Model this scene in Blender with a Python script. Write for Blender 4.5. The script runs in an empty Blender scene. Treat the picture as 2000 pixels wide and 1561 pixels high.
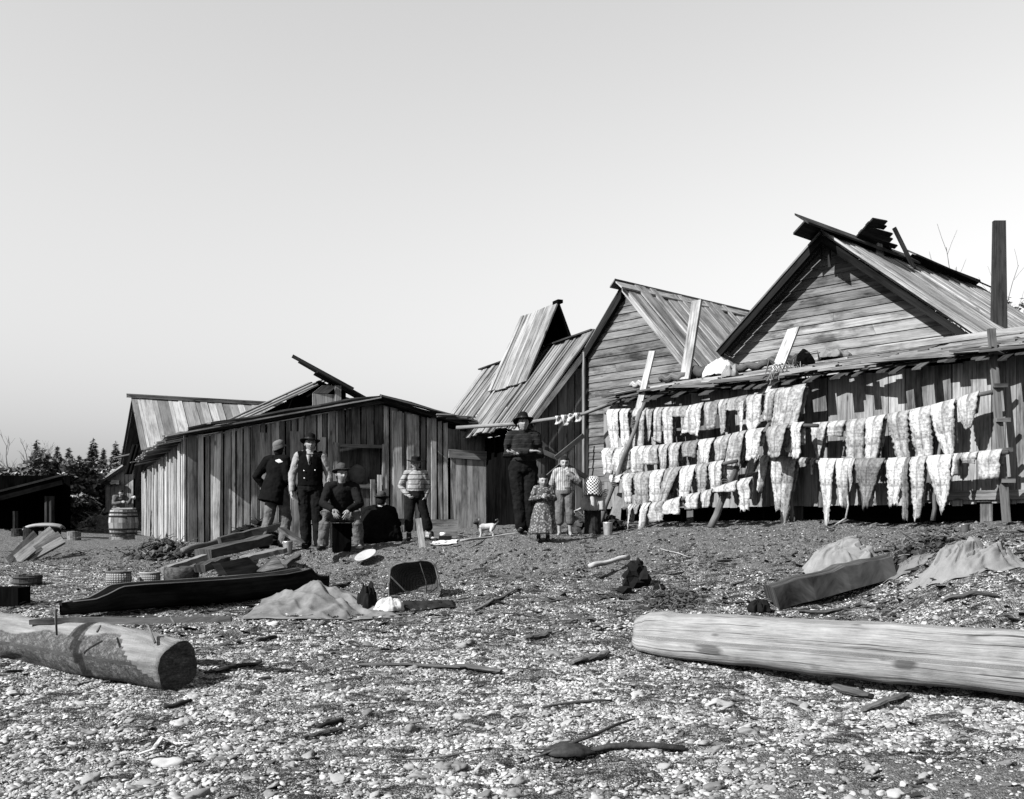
import bpy, math, random
import numpy as np
from mathutils import Vector, Matrix, noise
SC = bpy.context.scene
COL = SC.collection
R = math.radians
# ------------------------------------------------------------ camera, sky, sun, exposure
cam_d = bpy.data.cameras.new('camera'); cam = bpy.data.objects.new('camera', cam_d); COL.objects.link(cam)
cam.location = (0, 0, 1.6); cam.rotation_euler = (R(90), 0, 0)
cam_d.sensor_width = 36; cam_d.lens = 36; cam_d.shift_y = 0.12; cam_d.clip_start = .1; cam_d.clip_end = 3000
SC.camera = cam
SUN_EL = R(38); LX, LY = .82, .572                    # horizontal direction in which the light travels
wd = bpy.data.worlds.new('World'); SC.world = wd; wd.use_nodes = True
wn = wd.node_tree; bg = wn.nodes['Background']; sk = wn.nodes.new('ShaderNodeTexSky')
sk.sky_type = 'NISHITA'; sk.sun_disc = False; sk.sun_elevation = SUN_EL; sk.sun_rotation = math.atan2(-LX, -LY)
sk.dust_density = .8; sk.air_density = 1.7
sep = wn.nodes.new('ShaderNodeSeparateColor')           # the plate was sensitive to blue light only
wn.links.new(sk.outputs[0], sep.inputs[0]); wn.links.new(sep.outputs[2], bg.inputs[0]); bg.inputs[1].default_value = .051
sun_d = bpy.data.lights.new('sun', 'SUN'); sun_d.energy = 5; sun_d.angle = R(.5); sun_d.color = (1, 1, 1)
sun = bpy.data.objects.new('sun', sun_d); COL.objects.link(sun)
ce = math.cos(SUN_EL)
sun.rotation_euler = Vector((LX*ce, LY*ce, -math.sin(SUN_EL))).to_track_quat('-Z', 'Y').to_euler(); sun.location = (-30, -15, 30)
SC.view_settings.view_transform = 'Standard'; SC.view_settings.look = 'None'
SC.view_settings.exposure = 1.75; SC.view_settings.gamma = 1

# ------------------------------------------------------------ pixel column + real depth -> point
E0, FX, HY = 1.6, 2000., 1020.
def W(px, py, D): return Vector(((px-1000)/FX*D, D, E0+(HY-py)/FX*D))
def on(px, P, d):
    """distance at which pixel column px meets the vertical plane through P along d"""
    k = (px-1000)/FX
    t = (k*P[1]-P[0])/(d[0]-k*d[1])
    return P[1]+t*d[1]
def WL(px, py, P, d): return W(px, py, on(px, P, d))
# ------------------------------------------------------------ terrain
COLS = [
 (-300, [(3,-.25),(6,0),(8.6,.22),(11,.55),(13,.72),(15,.85),(18,1.02),(22,1.2),(26,1.34),(40,1.5),(3000,1.5)]),
 (50,  [(3,-.25),(6,0),(8.6,.2),(11,.56),(13,.75),(15,.87),(18,1.03),(22,1.2),(26,1.34),(40,1.5),(3000,1.5)]),
 (345, [(3,-.25),(6,0),(8.6,.2),(11,.56),(13,.73),(15,.86),(17,1.05),(19,1.19),(30,1.22),(40,1.5),(3000,1.5)]),
 (600, [(3,-.25),(6,0),(8.6,.2),(11,.53),(13,.73),(14.6,.83),(15.2,.98),(15.5,1.17),(16,1.2),(22,1.24),(40,1.6),(3000,1.6)]),
 (850, [(3,-.25),(6,0),(8.6,.2),(11,.53),(13,.76),(14,.86),(14.5,1.06),(14.9,1.24),(16,1.29),(22,1.4),(40,1.6),(3000,1.6)]),
 (1022,[(3,-.25),(6,0),(8.6,.2),(11,.52),(13,.85),(13.5,.95),(14,1.2),(14.4,1.34),(15,1.43),(16,1.48),(20,1.55),(40,1.7),(3000,1.7)]),
 (1150,[(3,-.25),(6,0),(8.6,.2),(11,.54),(13,.88),(13.6,1.1),(14.2,1.31),(15.2,1.40),(16.6,1.385),(17.5,1.5),(18.4,1.6),(40,1.75),(3000,1.75)]),
 (1300,[(3,-.25),(6,0),(8.8,.2),(10.2,.34),(11.3,.58),(12.8,.93),(13.5,1.2),(14.5,1.43),(16,1.56),(18,1.64),(40,1.8),(3000,1.8)]),
 (1600,[(3,-.25),(6,0),(9.2,.2),(10.6,.4),(11.6,.66),(12.4,.99),(13.2,1.3),(14,1.52),(15.2,1.62),(18,1.68),(40,1.8),(3000,1.8)]),
 (1950,[(3,-.25),(6,0),(8.6,.18),(9,.32),(9.7,.7),(10.5,1.06),(11.2,1.3),(12,1.49),(13,1.6),(18,1.7),(40,1.8),(3000,1.8)]),
 (2400,[(3,-.25),(6,0),(8.4,.18),(9,.36),(9.7,.75),(10.5,1.1),(11.2,1.3),(12,1.49),(13,1.6),(18,1.7),(40,1.8),(3000,1.8)])]
CU = [c[0] for c in COLS]; CD = [np.array([q[0] for q in c[1]]) for c in COLS]; CZ = [np.array([q[1] for q in c[1]]) for c in COLS]
def gz0(x, y):
    y = max(y, 3.0); u = 1000+FX*x/y
    if u <= CU[0]: return float(np.interp(y, CD[0], CZ[0]))
    if u >= CU[-1]: return float(np.interp(y, CD[-1], CZ[-1]))
    i = max(j for j in range(len(CU)) if CU[j] <= u); i = min(i, len(CU)-2)
    t = (u-CU[i])/(CU[i+1]-CU[i]); t = t*t*(3-2*t)
    return (1-t)*float(np.interp(y, CD[i], CZ[i]))+t*float(np.interp(y, CD[i+1], CZ[i+1]))
def gz(x, y):
    z = gz0(x, y)
    if y < 40:
        z += .035*noise.noise(Vector((x*.9, y*.9, 3)))+.018*noise.noise(Vector((x*3.1, y*3.1, 7)))
    return z
def gD(px, py):
    """distance at which the line of sight through (px, py) meets the terrain"""
    D = 4.0
    while D < 60:
        p = W(px, py, D)
        if p.z <= gz(p.x, p.y): return D
        D += .03
    return 60
def GP(px, py):
    D = gD(px, py); p = W(px, py, D); return Vector((p.x, p.y, gz(p.x, p.y)))
def GX(px, D):
    x = (px-1000)/FX*D; return Vector((x, D, gz(x, D)))

# ------------------------------------------------------------ materials (all neutral: the photograph is black and white)
class NT:
    def __init__(s, name, rough=.85, spec=.25):
        s.m = bpy.data.materials.new(name); s.m.use_nodes = True; s.t = s.m.node_tree
        s.b = s.t.nodes['Principled BSDF']; s.b.inputs['Roughness'].default_value = rough
        s.b.inputs['Specular IOR Level'].default_value = spec
    def n(s, kind, **k):
        q = s.t.nodes.new(kind)
        for a, v in k.items(): setattr(q, a, v)
        return q
    def put(s, sock, v):
        if hasattr(v, 'links') or isinstance(v, bpy.types.NodeSocket): s.t.links.new(v, sock)
        else: sock.default_value = v
    def M(s, op, a, b=None, c=None, clamp=False):
        q = s.n('ShaderNodeMath', operation=op, use_clamp=clamp); s.put(q.inputs[0], a)
        if b is not None: s.put(q.inputs[1], b)
        if c is not None: s.put(q.inputs[2], c)
        return q.outputs[0]
    def attr(s, name, vec=False, typ='GEOMETRY'):
        q = s.n('ShaderNodeAttribute', attribute_name=name, attribute_type=typ)
        return q.outputs['Vector' if vec else 'Fac']
    def tint(s): t = s.attr('tint'); return s.M('ADD', t, s.M('LESS_THAN', t, .001))      # remeshed clothing carries no tint
    def obj(s): return s.n('ShaderNodeTexCoord').outputs['Object']
    def pos(s): return s.n('ShaderNodeNewGeometry').outputs['Position']
    def sc(s, v, x, y, z):
        q = s.n('ShaderNodeMapping'); s.put(q.inputs['Vector'], v); q.inputs['Scale'].default_value = (x, y, z); return q.outputs[0]
    def noise(s, v, scale, det=4, rough=.6, dist=0):
        q = s.n('ShaderNodeTexNoise'); s.put(q.inputs['Vector'], v); q.inputs['Scale'].default_value = scale
        q.inputs['Detail'].default_value = det; q.inputs['Roughness'].default_value = rough; q.inputs['Distortion'].default_value = dist
        return q.outputs['Fac']
    def vor(s, v, scale, out='Distance', feat='F1', rnd=1):
        q = s.n('ShaderNodeTexVoronoi', feature=feat); s.put(q.inputs['Vector'], v); q.inputs['Scale'].default_value = scale
        q.inputs['Randomness'].default_value = rnd
        return q.outputs[out]
    def ramp(s, f, stops):
        q = s.n('ShaderNodeValToRGB'); s.put(q.inputs[0], f); e = q.color_ramp.elements
        while len(e) < len(stops): e.new(.5)
        for i, (p, v) in enumerate(stops): e[i].position = p; e[i].color = (v, v, v, 1)
        return q.outputs[0]
    def mix(s, f, a, b):
        q = s.n('ShaderNodeMix', data_type='FLOAT'); s.put(q.inputs[0], f); s.put(q.inputs[2], a); s.put(q.inputs[3], b); return q.outputs[0]
    def bump(s, h, strength=.5, dist=.01):
        q = s.n('ShaderNodeBump'); s.put(q.inputs['Height'], h); q.inputs['Strength'].default_value = strength
        q.inputs['Distance'].default_value = dist; s.t.links.new(q.outputs[0], s.b.inputs['Normal']); return s
    def col(s, v): s.put(s.b.inputs['Base Color'], v); return s

def wood(name, lo, hi, stain=.5, knots=True, bs=.5, across=38):
    k = NT(name, .95, .0 if hi < .03 else .04); wc = k.attr('wc', True); tint = k.attr('tint')
    grain = k.noise(k.sc(wc, 1.3, across, 1), 1, 6, .7, .3)
    fine = k.noise(k.sc(wc, 6, across*4, 1), 1, 3, .6)
    blot = k.noise(k.sc(wc, 1.1, 3.5, 1), 1, 5, .65)
    f = k.M('ADD', k.M('MULTIPLY', grain, .55), k.M('ADD', k.M('MULTIPLY', fine, .2), k.M('MULTIPLY', blot, .35)))
    v = k.ramp(f, [(.42, lo*.7), (.53, (lo+hi)*.5), (.66, hi*1.15)])
    v = k.M('MULTIPLY', v, k.ramp(blot, [(.36, 1-stain), (.52, 1)]))
    if knots:
        kn = k.vor(k.sc(wc, 1.6, 5, 1), 1)
        v = k.M('MULTIPLY', v, k.ramp(kn, [(.05, .35), (.11, 1)]))
    v = k.M('MULTIPLY', v, tint)
    return k.col(v).bump(k.M('ADD', grain, k.M('MULTIPLY', fine, .5)), bs, .006).m
def plain(name, v, rough=.85, var=.35, scale=9, bs=.3, spec=.05, bscale=60):
    k = NT(name, rough, spec); p = k.obj()
    n = k.noise(p, scale, 5, .65)
    k.col(k.M('MULTIPLY', k.ramp(n, [(.3, v*(1-var)), (.7, v*(1+var))]), k.tint()))
    return k.bump(k.noise(p, bscale, 4, .65), bs, .004).m
MT = {}
MT['siding'] = wood('weathered_clapboard', .04, .13, .6, True)
MT['plank'] = wood('weathered_plank', .06, .19, .4)
MT['roof'] = wood('roof_board', .07, .19, .35)
MT['roof_sawn'] = wood('sawn_roof_board', .09, .15, .12)
MT['dark'] = wood('dark_wood_and_shade', .0015, .006, .4)  # near-black for unlit interiors, shade put into the colour; also dark box and seat
MT['driftwood'] = wood('driftwood', .05, .12, .35, True, .8, 26)
MT['old'] = wood('old_dark_wood', .012, .045, .5, True, .8)
MT['post'] = wood('pole_wood', .04, .11, .4, False)
MT['canoe'] = wood('blackened_canoe_wood', .004, .012, .5, False, .5)
MT['canoe_in'] = wood('canoe_inside_wood', .02, .05, .5, False, .5)
MT['metal'] = plain('dull_tin', .28, .38, .3, 12, .1, .6); MT['metal'].node_tree.nodes['Principled BSDF'].inputs['Metallic'].default_value = .7
MT['enamel'] = plain('white_enamel', .42, .35, .15, 20, .05)
MT['black'] = plain('black_lacquer', .01, .4, .3)
MT['rope'] = plain('old_rope', .07, .9, .4, 30, .6)
MT['char'] = plain('charred_wood', .004, .9, .6, 12, 1.0, .08, 30)
MT['kelp'] = plain('dark_seaweed', .012, .7, .7, 20, .9, .15, 35)
MT['soil'] = plain('dug_soil', .03, .95, .8, 14, 1.0, .1, 30)
def cloth(name, v, var=.25, weave=260, bs=.35, scale=7, fold=True):
    k = NT(name, 1.0, .0 if v < .02 else .05); p = k.obj(); n = k.noise(p, scale, 5, .6)
    big = k.noise(p, 11, 4, .6, .8)
    k.col(k.M('MULTIPLY', k.ramp(n, [(.3, v*(1-var)), (.72, v*(1+var))]), k.tint()))
    h = k.M('ADD', k.M('MULTIPLY', k.noise(p, weave, 2, .5), .12), big if fold else .0)
    return k.bump(h, bs, .03 if fold else .01).m
MT['canvas'] = cloth('canvas_sheet', .05, .35, 200, .25)
MT['linen'] = cloth('pale_linen', .105, .2)
MT['white_cloth'] = cloth('white_cloth', .26, .1)
MT['dark_cloth'] = cloth('dark_wool', .004, .3)
MT['vest'] = cloth('black_vest_wool', .003, .3)
MT['trouser'] = cloth('dark_trousers', .0055, .4, 260, .5)
MT['jean'] = cloth('faded_work_trousers', .055, .45, 260, .6, 9)
MT['shirt'] = cloth('light_work_shirt', .14, .15, 260, .5)
MT['sweater'] = cloth('dark_knit_sweater', .0065, .3, 140, .5)
MT['hatdark'] = plain('black_felt', .004, 1.0, .3, 30, .3)
MT['hatmid'] = plain('worn_grey_felt', .03, .95, .45, 30, .3)
MT['cap'] = cloth('worn_cap_cloth', .06, .5)
MT['hair'] = plain('black_hair', .005, .8, .4, 60, .8, .08, 160)
MT['boot'] = plain('dark_boot_leather', .008, .7, .4, 30, .4, .12)
MT['eye'] = plain('dark_eye', .006, .3, .1)
MT['lip'] = plain('lip_skin', .035, .6, .1)
def skinmat():
    k = NT('brown_skin', .6, .35); p = k.obj()
    k.col(k.ramp(k.noise(p, 18, 4, .6), [(.3, .11), (.7, .15)])); return k.bump(k.noise(p, 90, 3), .1, .003).m
MT['skin'] = skinmat()
def stripes(name, light, dark, per, duty, axis='Z', rib=0.0, line=None):
    k = NT(name, .95, .08); p = k.obj(); sx = k.n('ShaderNodeSeparateXYZ'); k.put(sx.inputs[0], p)
    w = k.M('ADD', sx.outputs[axis], k.M('MULTIPLY', k.noise(p, 6, 2), .02))
    f = k.M('FRACT', k.M('MULTIPLY', w, 1/per))
    band = k.M('LESS_THAN', f, duty)
    n = k.noise(p, 9, 4)
    v = k.mix(band, k.M('MULTIPLY', n, light*2), k.M('MULTIPLY', n, dark*2))
    ribs = k.M('SINE', k.M('MULTIPLY', sx.outputs['X'], 330 if rib else 0))
    if rib: v = k.M('MULTIPLY', v, k.M('ADD', k.M('MULTIPLY', ribs, .2), .85))
    k.col(v); return k.bump(k.M('ADD', k.noise(p, 12, 4, .6, .8), k.M('MULTIPLY', ribs, .05)), .4, .03).m
MT['striped'] = stripes('striped_knit', .17, .02, .075, .16, 'Z', 1)
MT['fairisle'] = stripes('dark_banded_knit', .008, .018, .07, .14, 'Z', 1)
MT['checkshirt'] = stripes('pale_striped_shirt', .17, .08, .03, .4, 'X')
def dotted():
    k = NT('spotted_dress_cotton', .95, .08); p = k.obj()
    d = k.vor(p, 34); f = k.ramp(d, [(.34, 1), (.46, 0)])
    k.col(k.mix(f, .035, .12)); return k.bump(k.noise(p, 12, 4, .6, .6), .5, .03).m
MT['dress'] = dotted()
def checker():
    k = NT('checked_cloth', .95, .08); q = k.n('ShaderNodeTexChecker'); k.put(q.inputs['Vector'], k.attr('wc', True)); q.inputs['Scale'].default_value = 1
    q.inputs[1].default_value = (.35,)*3+(1,); q.inputs[2].default_value = (.012,)*3+(1,)
    k.t.links.new(q.outputs[0], k.b.inputs['Base Color']); return k.m
MT['check'] = checker()
def wicker(name, lo, hi, su, sv):
    k = NT(name, .8, .2); wc = k.attr('wc', True); sx = k.n('ShaderNodeSeparateXYZ'); k.put(sx.inputs[0], wc)
    a = k.M('SINE', k.M('MULTIPLY', sx.outputs[0], su)); b = k.M('SINE', k.M('MULTIPLY', sx.outputs[1], sv))
    h = k.M('MULTIPLY', a, b); h = k.M('ADD', k.M('ABSOLUTE', h), k.M('MULTIPLY', k.noise(wc, 20, 3), .5))
    k.col(k.ramp(h, [(.15, lo), (.9, hi)])); return k.bump(h, .9, .01).m
MT['basket'] = wicker('open_woven_splint', .006, .15, 5, 34)
MT['basket_dark'] = wicker('dark_woven_splint', .002, .05, 16, 30)
def fishmat():
    k = NT('dried_fish_flesh', .8, .15); wc = k.attr('wc', True); tint = k.attr('tint')
    sx = k.n('ShaderNodeSeparateXYZ'); k.put(sx.inputs[0], wc)
    n1 = k.noise(wc, 7, 4, .65); n2 = k.noise(wc, 22, 4, .65)
    rnd = k.n('ShaderNodeObjectInfo').outputs['Random']; u = k.M('ADD', sx.outputs[0], k.M('MULTIPLY', n1, .05))
    ribs = k.M('ABSOLUTE', k.M('SINE', k.M('MULTIPLY', u, 3.1416/.042)))
    ribs = k.ramp(k.M('ADD', ribs, k.M('MULTIPLY', k.noise(wc, 24, 3), .5)), [(.2, 0), (.5, 1)])
    edge = k.ramp(k.M('ABSOLUTE', sx.outputs[1]), [(.03, .1), (.09, 1)])
    mask = k.M('MULTIPLY', k.ramp(k.noise(wc, 3.1, 2), [(.38, .15), (.6, 1)]), edge)
    v = k.ramp(k.M('ADD', k.M('MULTIPLY', n1, .5), k.M('MULTIPLY', n2, .5)), [(.38, .07), (.58, .27)])
    v = k.M('MULTIPLY', v, k.mix(k.M('MULTIPLY', k.M('MULTIPLY', mask, .75), k.ramp(rnd, [(.45, .0), (.7, .9)])), 1.0, ribs)); v = k.M('MULTIPLY', v, k.ramp(k.noise(k.sc(wc, 1.2, 16, 1), 1, 3, .6), [(.38, .5), (.46, 1)]))
    seam = k.ramp(k.M('ABSOLUTE', k.M('ADD', sx.outputs[1], k.M('MULTIPLY', n1, .006))), [(.002, .55), (.008, 1)])
    v = k.M('MULTIPLY', k.M('MULTIPLY', v, seam), tint)
    v = k.M('MULTIPLY', v, k.ramp(k.noise(wc, 5, 4, .7), [(.30, .25), (.42, 1)]))
    return k.col(v).bump(k.M('ADD', k.M('MULTIPLY', ribs, .6), n1), .7, .008).m
MT['fish'] = fishmat()

# ------------------------------------------------------------ mesh collector
RN = random.Random(7)
def V(*a): return Vector(a)
class MB:
    def __init__(s): s.v = []; s.f = []; s.c = []; s.t = []
    def hexa(s, P, cl, cw, tint):
        b = len(s.v); ro = RN.random()*50; ru = RN.random()*30
        for i in (0, 1):
            for j in (0, 1):
                for k in (0, 1):
                    s.v.append(P[i*4+j*2+k]); s.c.append((ru+i*cl, ro+j*cw+k*.03, ro)); s.t.append(tint)
        for q in ((0,1,3,2), (4,6,7,5), (0,4,5,1), (2,3,7,6), (0,2,6,4), (1,5,7,3)): s.f.append([b+i for i in q])
    def board(s, a, b, ac, th, tint=None, a2=None):
        """board from a to b; ac = width vector, th = thickness vector, a2 = width vector at b"""
        tint = RN.uniform(.7, 1.2) if tint is None else tint; a2 = ac if a2 is None else a2
        s.hexa([a, a+th, a+ac, a+ac+th, b, b+th, b+a2, b+a2+th], (b-a).length, ac.length, tint)
    def bar(s, a, b, w, h, tint=None, up=None):
        d = (b-a).normalized(); up = up or V(0, 0, 1)
        if abs(d.dot(up)) > .95: up = V(.3, 1, 0)
        x = d.cross(up).normalized(); y = x.cross(d).normalized()
        s.board(a-x*w/2-y*h/2, b-x*w/2-y*h/2, x*w, y*h, tint)
    def tube(s, pts, rad, n=8, tint=1, cap=True, jit=0, flat=1, tw=0):
        if not isinstance(rad, (list, tuple)): rad = [rad]*len(pts)
        pts = [Vector(p) for p in pts]; b = len(s.v); ro = RN.random()*50; L = 0
        d0 = (pts[-1]-pts[0]).normalized(); ref = V(0, 0, 1) if abs(d0.z) < .9 else V(0, 1, 0)
        for i, p in enumerate(pts):
            d = (pts[min(i+1, len(pts)-1)]-pts[max(i-1, 0)]).normalized()
            x = d.cross(ref).normalized(); y = x.cross(d).normalized()
            if i: L += (p-pts[i-1]).length
            for j in range(n):
                a = 2*math.pi*j/n+tw; r = rad[i]*(1+jit*RN.uniform(-1, 1))
                s.v.append(p+x*math.cos(a)*r+y*math.sin(a)*r*flat); s.c.append((L+ro, ro+a*rad[i], ro)); s.t.append(tint)
        m = len(pts)
        for i in range(m-1):
            for j in range(n):
                k = (j+1) % n; s.f.append([b+i*n+j, b+i*n+k, b+(i+1)*n+k, b+(i+1)*n+j])
        if cap:
            s.f.append([b+j for j in range(n)][::-1]); s.f.append([b+(m-1)*n+j for j in range(n)])
    def sheet(s, fn, nu, nv, th=0.0, tint=1, cu=1, cv=1, tf=None):
        """grid fn(u, v) -> Vector; with th it becomes a closed slab"""
        b = len(s.v); ro = 0
        P = [[fn(i/nu, j/nv) for j in range(nv+1)] for i in range(nu+1)]
        def nor(i, j):
            a = P[min(i+1, nu)][j]-P[max(i-1, 0)][j]; c = P[i][min(j+1, nv)]-P[i][max(j-1, 0)]
            q = a.cross(c); return q.normalized() if q.length > 1e-9 else V(0, 0, 1)
        lay = (0, 1) if th else (0,)
        for l in lay:
            for i in range(nu+1):
                for j in range(nv+1):
                    s.v.append(P[i][j]-nor(i, j)*th*l); s.c.append((i/nu*cu, (j/nv-.5)*cv, ro)); s.t.append(tf(i/nu, j/nv) if tf else tint)
        n = (nu+1)*(nv+1); id = lambda l, i, j: b+l*n+i*(nv+1)+j
        for i in range(nu):
            for j in range(nv):
                s.f.append([id(0,i,j), id(0,i+1,j), id(0,i+1,j+1), id(0,i,j+1)])
                if th: s.f.append([id(1,i,j), id(1,i,j+1), id(1,i+1,j+1), id(1,i+1,j)])
        if th:
            for i in range(nu):
                s.f.append([id(0,i,0), id(1,i,0), id(1,i+1,0), id(0,i+1,0)]); s.f.append([id(0,i,nv), id(0,i+1,nv), id(1,i+1,nv), id(1,i,nv)])
            for j in range(nv):
                s.f.append([id(0,0,j), id(0,0,j+1), id(1,0,j+1), id(1,0,j)]); s.f.append([id(0,nu,j), id(1,nu,j), id(1,nu,j+1), id(0,nu,j+1)])
    def lathe(s, prof, n=20, at=(0,0,0), tint=1, mat=None, sq=None):
        b = len(s.v); at = Vector(at); L = 0
        for i, (r, z) in enumerate(prof):
            if i: L += math.hypot(r-prof[i-1][0], z-prof[i-1][1])
            for j in range(n):
                a = 2*math.pi*j/n; p = V(r*math.cos(a), r*math.sin(a), z)
                if sq: p = sq(p)
                if mat: p = mat @ p
                s.v.append(at+p); s.c.append((a*3, L*3, 0)); s.t.append(tint)
        for i in range(len(prof)-1):
            for j in range(n):
                k = (j+1) % n; s.f.append([b+i*n+j, b+i*n+k, b+(i+1)*n+k, b+(i+1)*n+j])
    def blob(s, c, r, jit=.15, sub=2, tint=1, seed=0, fr=2.0, rot=None):
        import bmesh
        bm = bmesh.new(); bmesh.ops.create_icosphere(bm, subdivisions=sub, radius=1); b = len(s.v); c = Vector(c)
        for q in bm.verts:
            d = 1+jit*noise.noise(q.co*fr+V(seed, seed*1.7, 0)); p = V(q.co.x*r[0]*d, q.co.y*r[1]*d, q.co.z*r[2]*d)
            if rot: p = rot @ p
            s.v.append(c+p); s.c.append((q.co.x*r[0], q.co.z*r[2], 0)); s.t.append(tint)
        for q in bm.faces: s.f.append([b+w.index for w in q.verts])
        bm.free()
    def build(s, name, mat, parent=None, label=None, cat=None, group=None, kind=None, smooth=False, loc=None):
        me = bpy.data.meshes.new(name); off = Vector(loc) if loc is not None else V(0, 0, 0)
        me.from_pydata([tuple(Vector(p)-off) for p in s.v], [], s.f); me.update()
        a = me.attributes.new('wc', 'FLOAT_VECTOR', 'POINT'); a.data.foreach_set('vector', np.array(s.c, dtype=np.float32).ravel())
        a = me.attributes.new('tint', 'FLOAT', 'POINT'); a.data.foreach_set('value', np.array(s.t, dtype=np.float32))
        if smooth: me.polygons.foreach_set('use_smooth', [True]*len(me.polygons))
        me.materials.append(MT[mat] if isinstance(mat, str) else mat)
        o = bpy.data.objects.new(name, me); COL.objects.link(o); o.location = off
        if parent is not None:
            o.parent = parent
            if loc is None: o.matrix_parent_inverse = parent.matrix_basis.inverted()
        return tag(o, label, cat, group, kind)
def tag(o, label=None, cat=None, group=None, kind=None):
    if label: o['label'] = label
    if cat: o['category'] = cat
    if group: o['group'] = group
    if kind: o['kind'] = kind
    return o
def empty(name, loc, label, cat, group=None):
    o = bpy.data.objects.new(name, None); COL.objects.link(o); o.location = loc; o.empty_display_size = .2
    return tag(o, label, cat, group)
# ------------------------------------------------------------ terrain mesh
def build_ground():
    us = np.concatenate([np.linspace(-4500, -400, 40), np.linspace(-380, 2380, 500), np.linspace(2400, 6500, 40)])
    ds = np.concatenate([np.linspace(2.6, 5.4, 30), np.linspace(5.44, 17, 330), np.linspace(17.2, 40, 90), np.geomspace(42, 2500, 30)])
    v = []; soil = []
    for D in ds:
        for u in us:
            x = (u-1000)/FX*D; z = gz(x, D)
            if D < 24:
                z += .014*noise.noise(Vector((x*14, D*14, 1)))+.02*noise.noise(Vector((x*6, D*6, 4)))+.03*max(0, noise.noise(Vector((x*2.3, D*4, 14))))
            v.append((x, D, z))
            # 1 = dark trodden earth of the bank and the yard, 0 = pale shell beach
            e = np.interp(u, [0, 350, 600, 850, 1022, 1300, 1600, 1950], [16.5, 15.2, 14.3, 13.7, 13.0, 12.9, 12.5, 11.5])
            q = (D-e)/.7+1.4*noise.noise(Vector((x*1.1, D*1.1, 9)))
            if D < 7.2 and u > 1250: q = max(q, min(1, (7.0-D)*2)*min(1, (u-1250)/250)*(.75+noise.noise(Vector((x*2, D*2, 21)))))
            soil.append(min(1, max(0, q)))
    nu = len(us); f = []
    for i in range(len(ds)-1):
        for j in range(nu-1):
            a = i*nu+j; f.append((a, a+1, a+nu+1, a+nu))
    me = bpy.data.meshes.new('ground'); me.from_pydata(v, [], f); me.update()
    a = me.attributes.new('soil', 'FLOAT', 'POINT'); a.data.foreach_set('value', np.array(soil, dtype=np.float32))
    me.polygons.foreach_set('use_smooth', [True]*len(me.polygons))
    k = NT('beach_ground', .95, .1); p = k.pos(); soil = k.attr('soil')
    cell = k.vor(k.sc(p, 1, 1, .6), 75, 'Color'); sx = k.n('ShaderNodeSeparateColor'); k.put(sx.inputs[0], cell); r1 = sx.outputs[0]
    cell2 = k.vor(k.sc(p, 1, .8, .6), 30, 'Color'); s2 = k.n('ShaderNodeSeparateColor'); k.put(s2.inputs[0], cell2); r2 = s2.outputs[0]
    gap = k.ramp(k.vor(k.sc(p, 1, 1, .6), 75), [(.2, 1), (.75, .25)])
    big = k.noise(k.sc(p, .8, 1.6, 1), 1.3, 5, .65, .6)
    shell = k.M('MULTIPLY', k.ramp(k.M('ADD', k.M('MULTIPLY', r1, .65), k.M('MULTIPLY', r2, .35)), [(.15, .05), (.5, .17), (.85, .31)]), gap)
    strand = k.noise(k.sc(p, 2.0, 7, 2), 1.5, 6, .75, 1.2)
    shell = k.M('MULTIPLY', shell, k.ramp(strand, [(.44, .16), (.56, 1)]))
    earth = k.ramp(k.noise(p, 28, 6, .75), [(.35, .025), (.52, .07), (.68, .13)])
    speck = k.ramp(r1, [(.95, 0), (.97, .12)])
    earth = k.M('ADD', earth, speck)
    fac = k.M('ADD', soil, k.M('MULTIPLY', k.ramp(big, [(.55, 0), (.7, 1)]), .45), clamp=True)
    fac = k.ramp(k.M('ADD', fac, k.M('MULTIPLY', k.M('SUBTRACT', k.noise(p, 9, 4), .5), .7)), [(.35, 0), (.65, 1)])
    k.col(k.mix(fac, shell, earth))
    k.bump(k.M('ADD', k.M('ADD', gap, k.noise(p, 45, 4, .7)), r2), .9, .02)
    me.materials.append(k.m)
    o = bpy.data.objects.new('ground', me); COL.objects.link(o); o['kind'] = 'structure'
build_ground()

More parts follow.
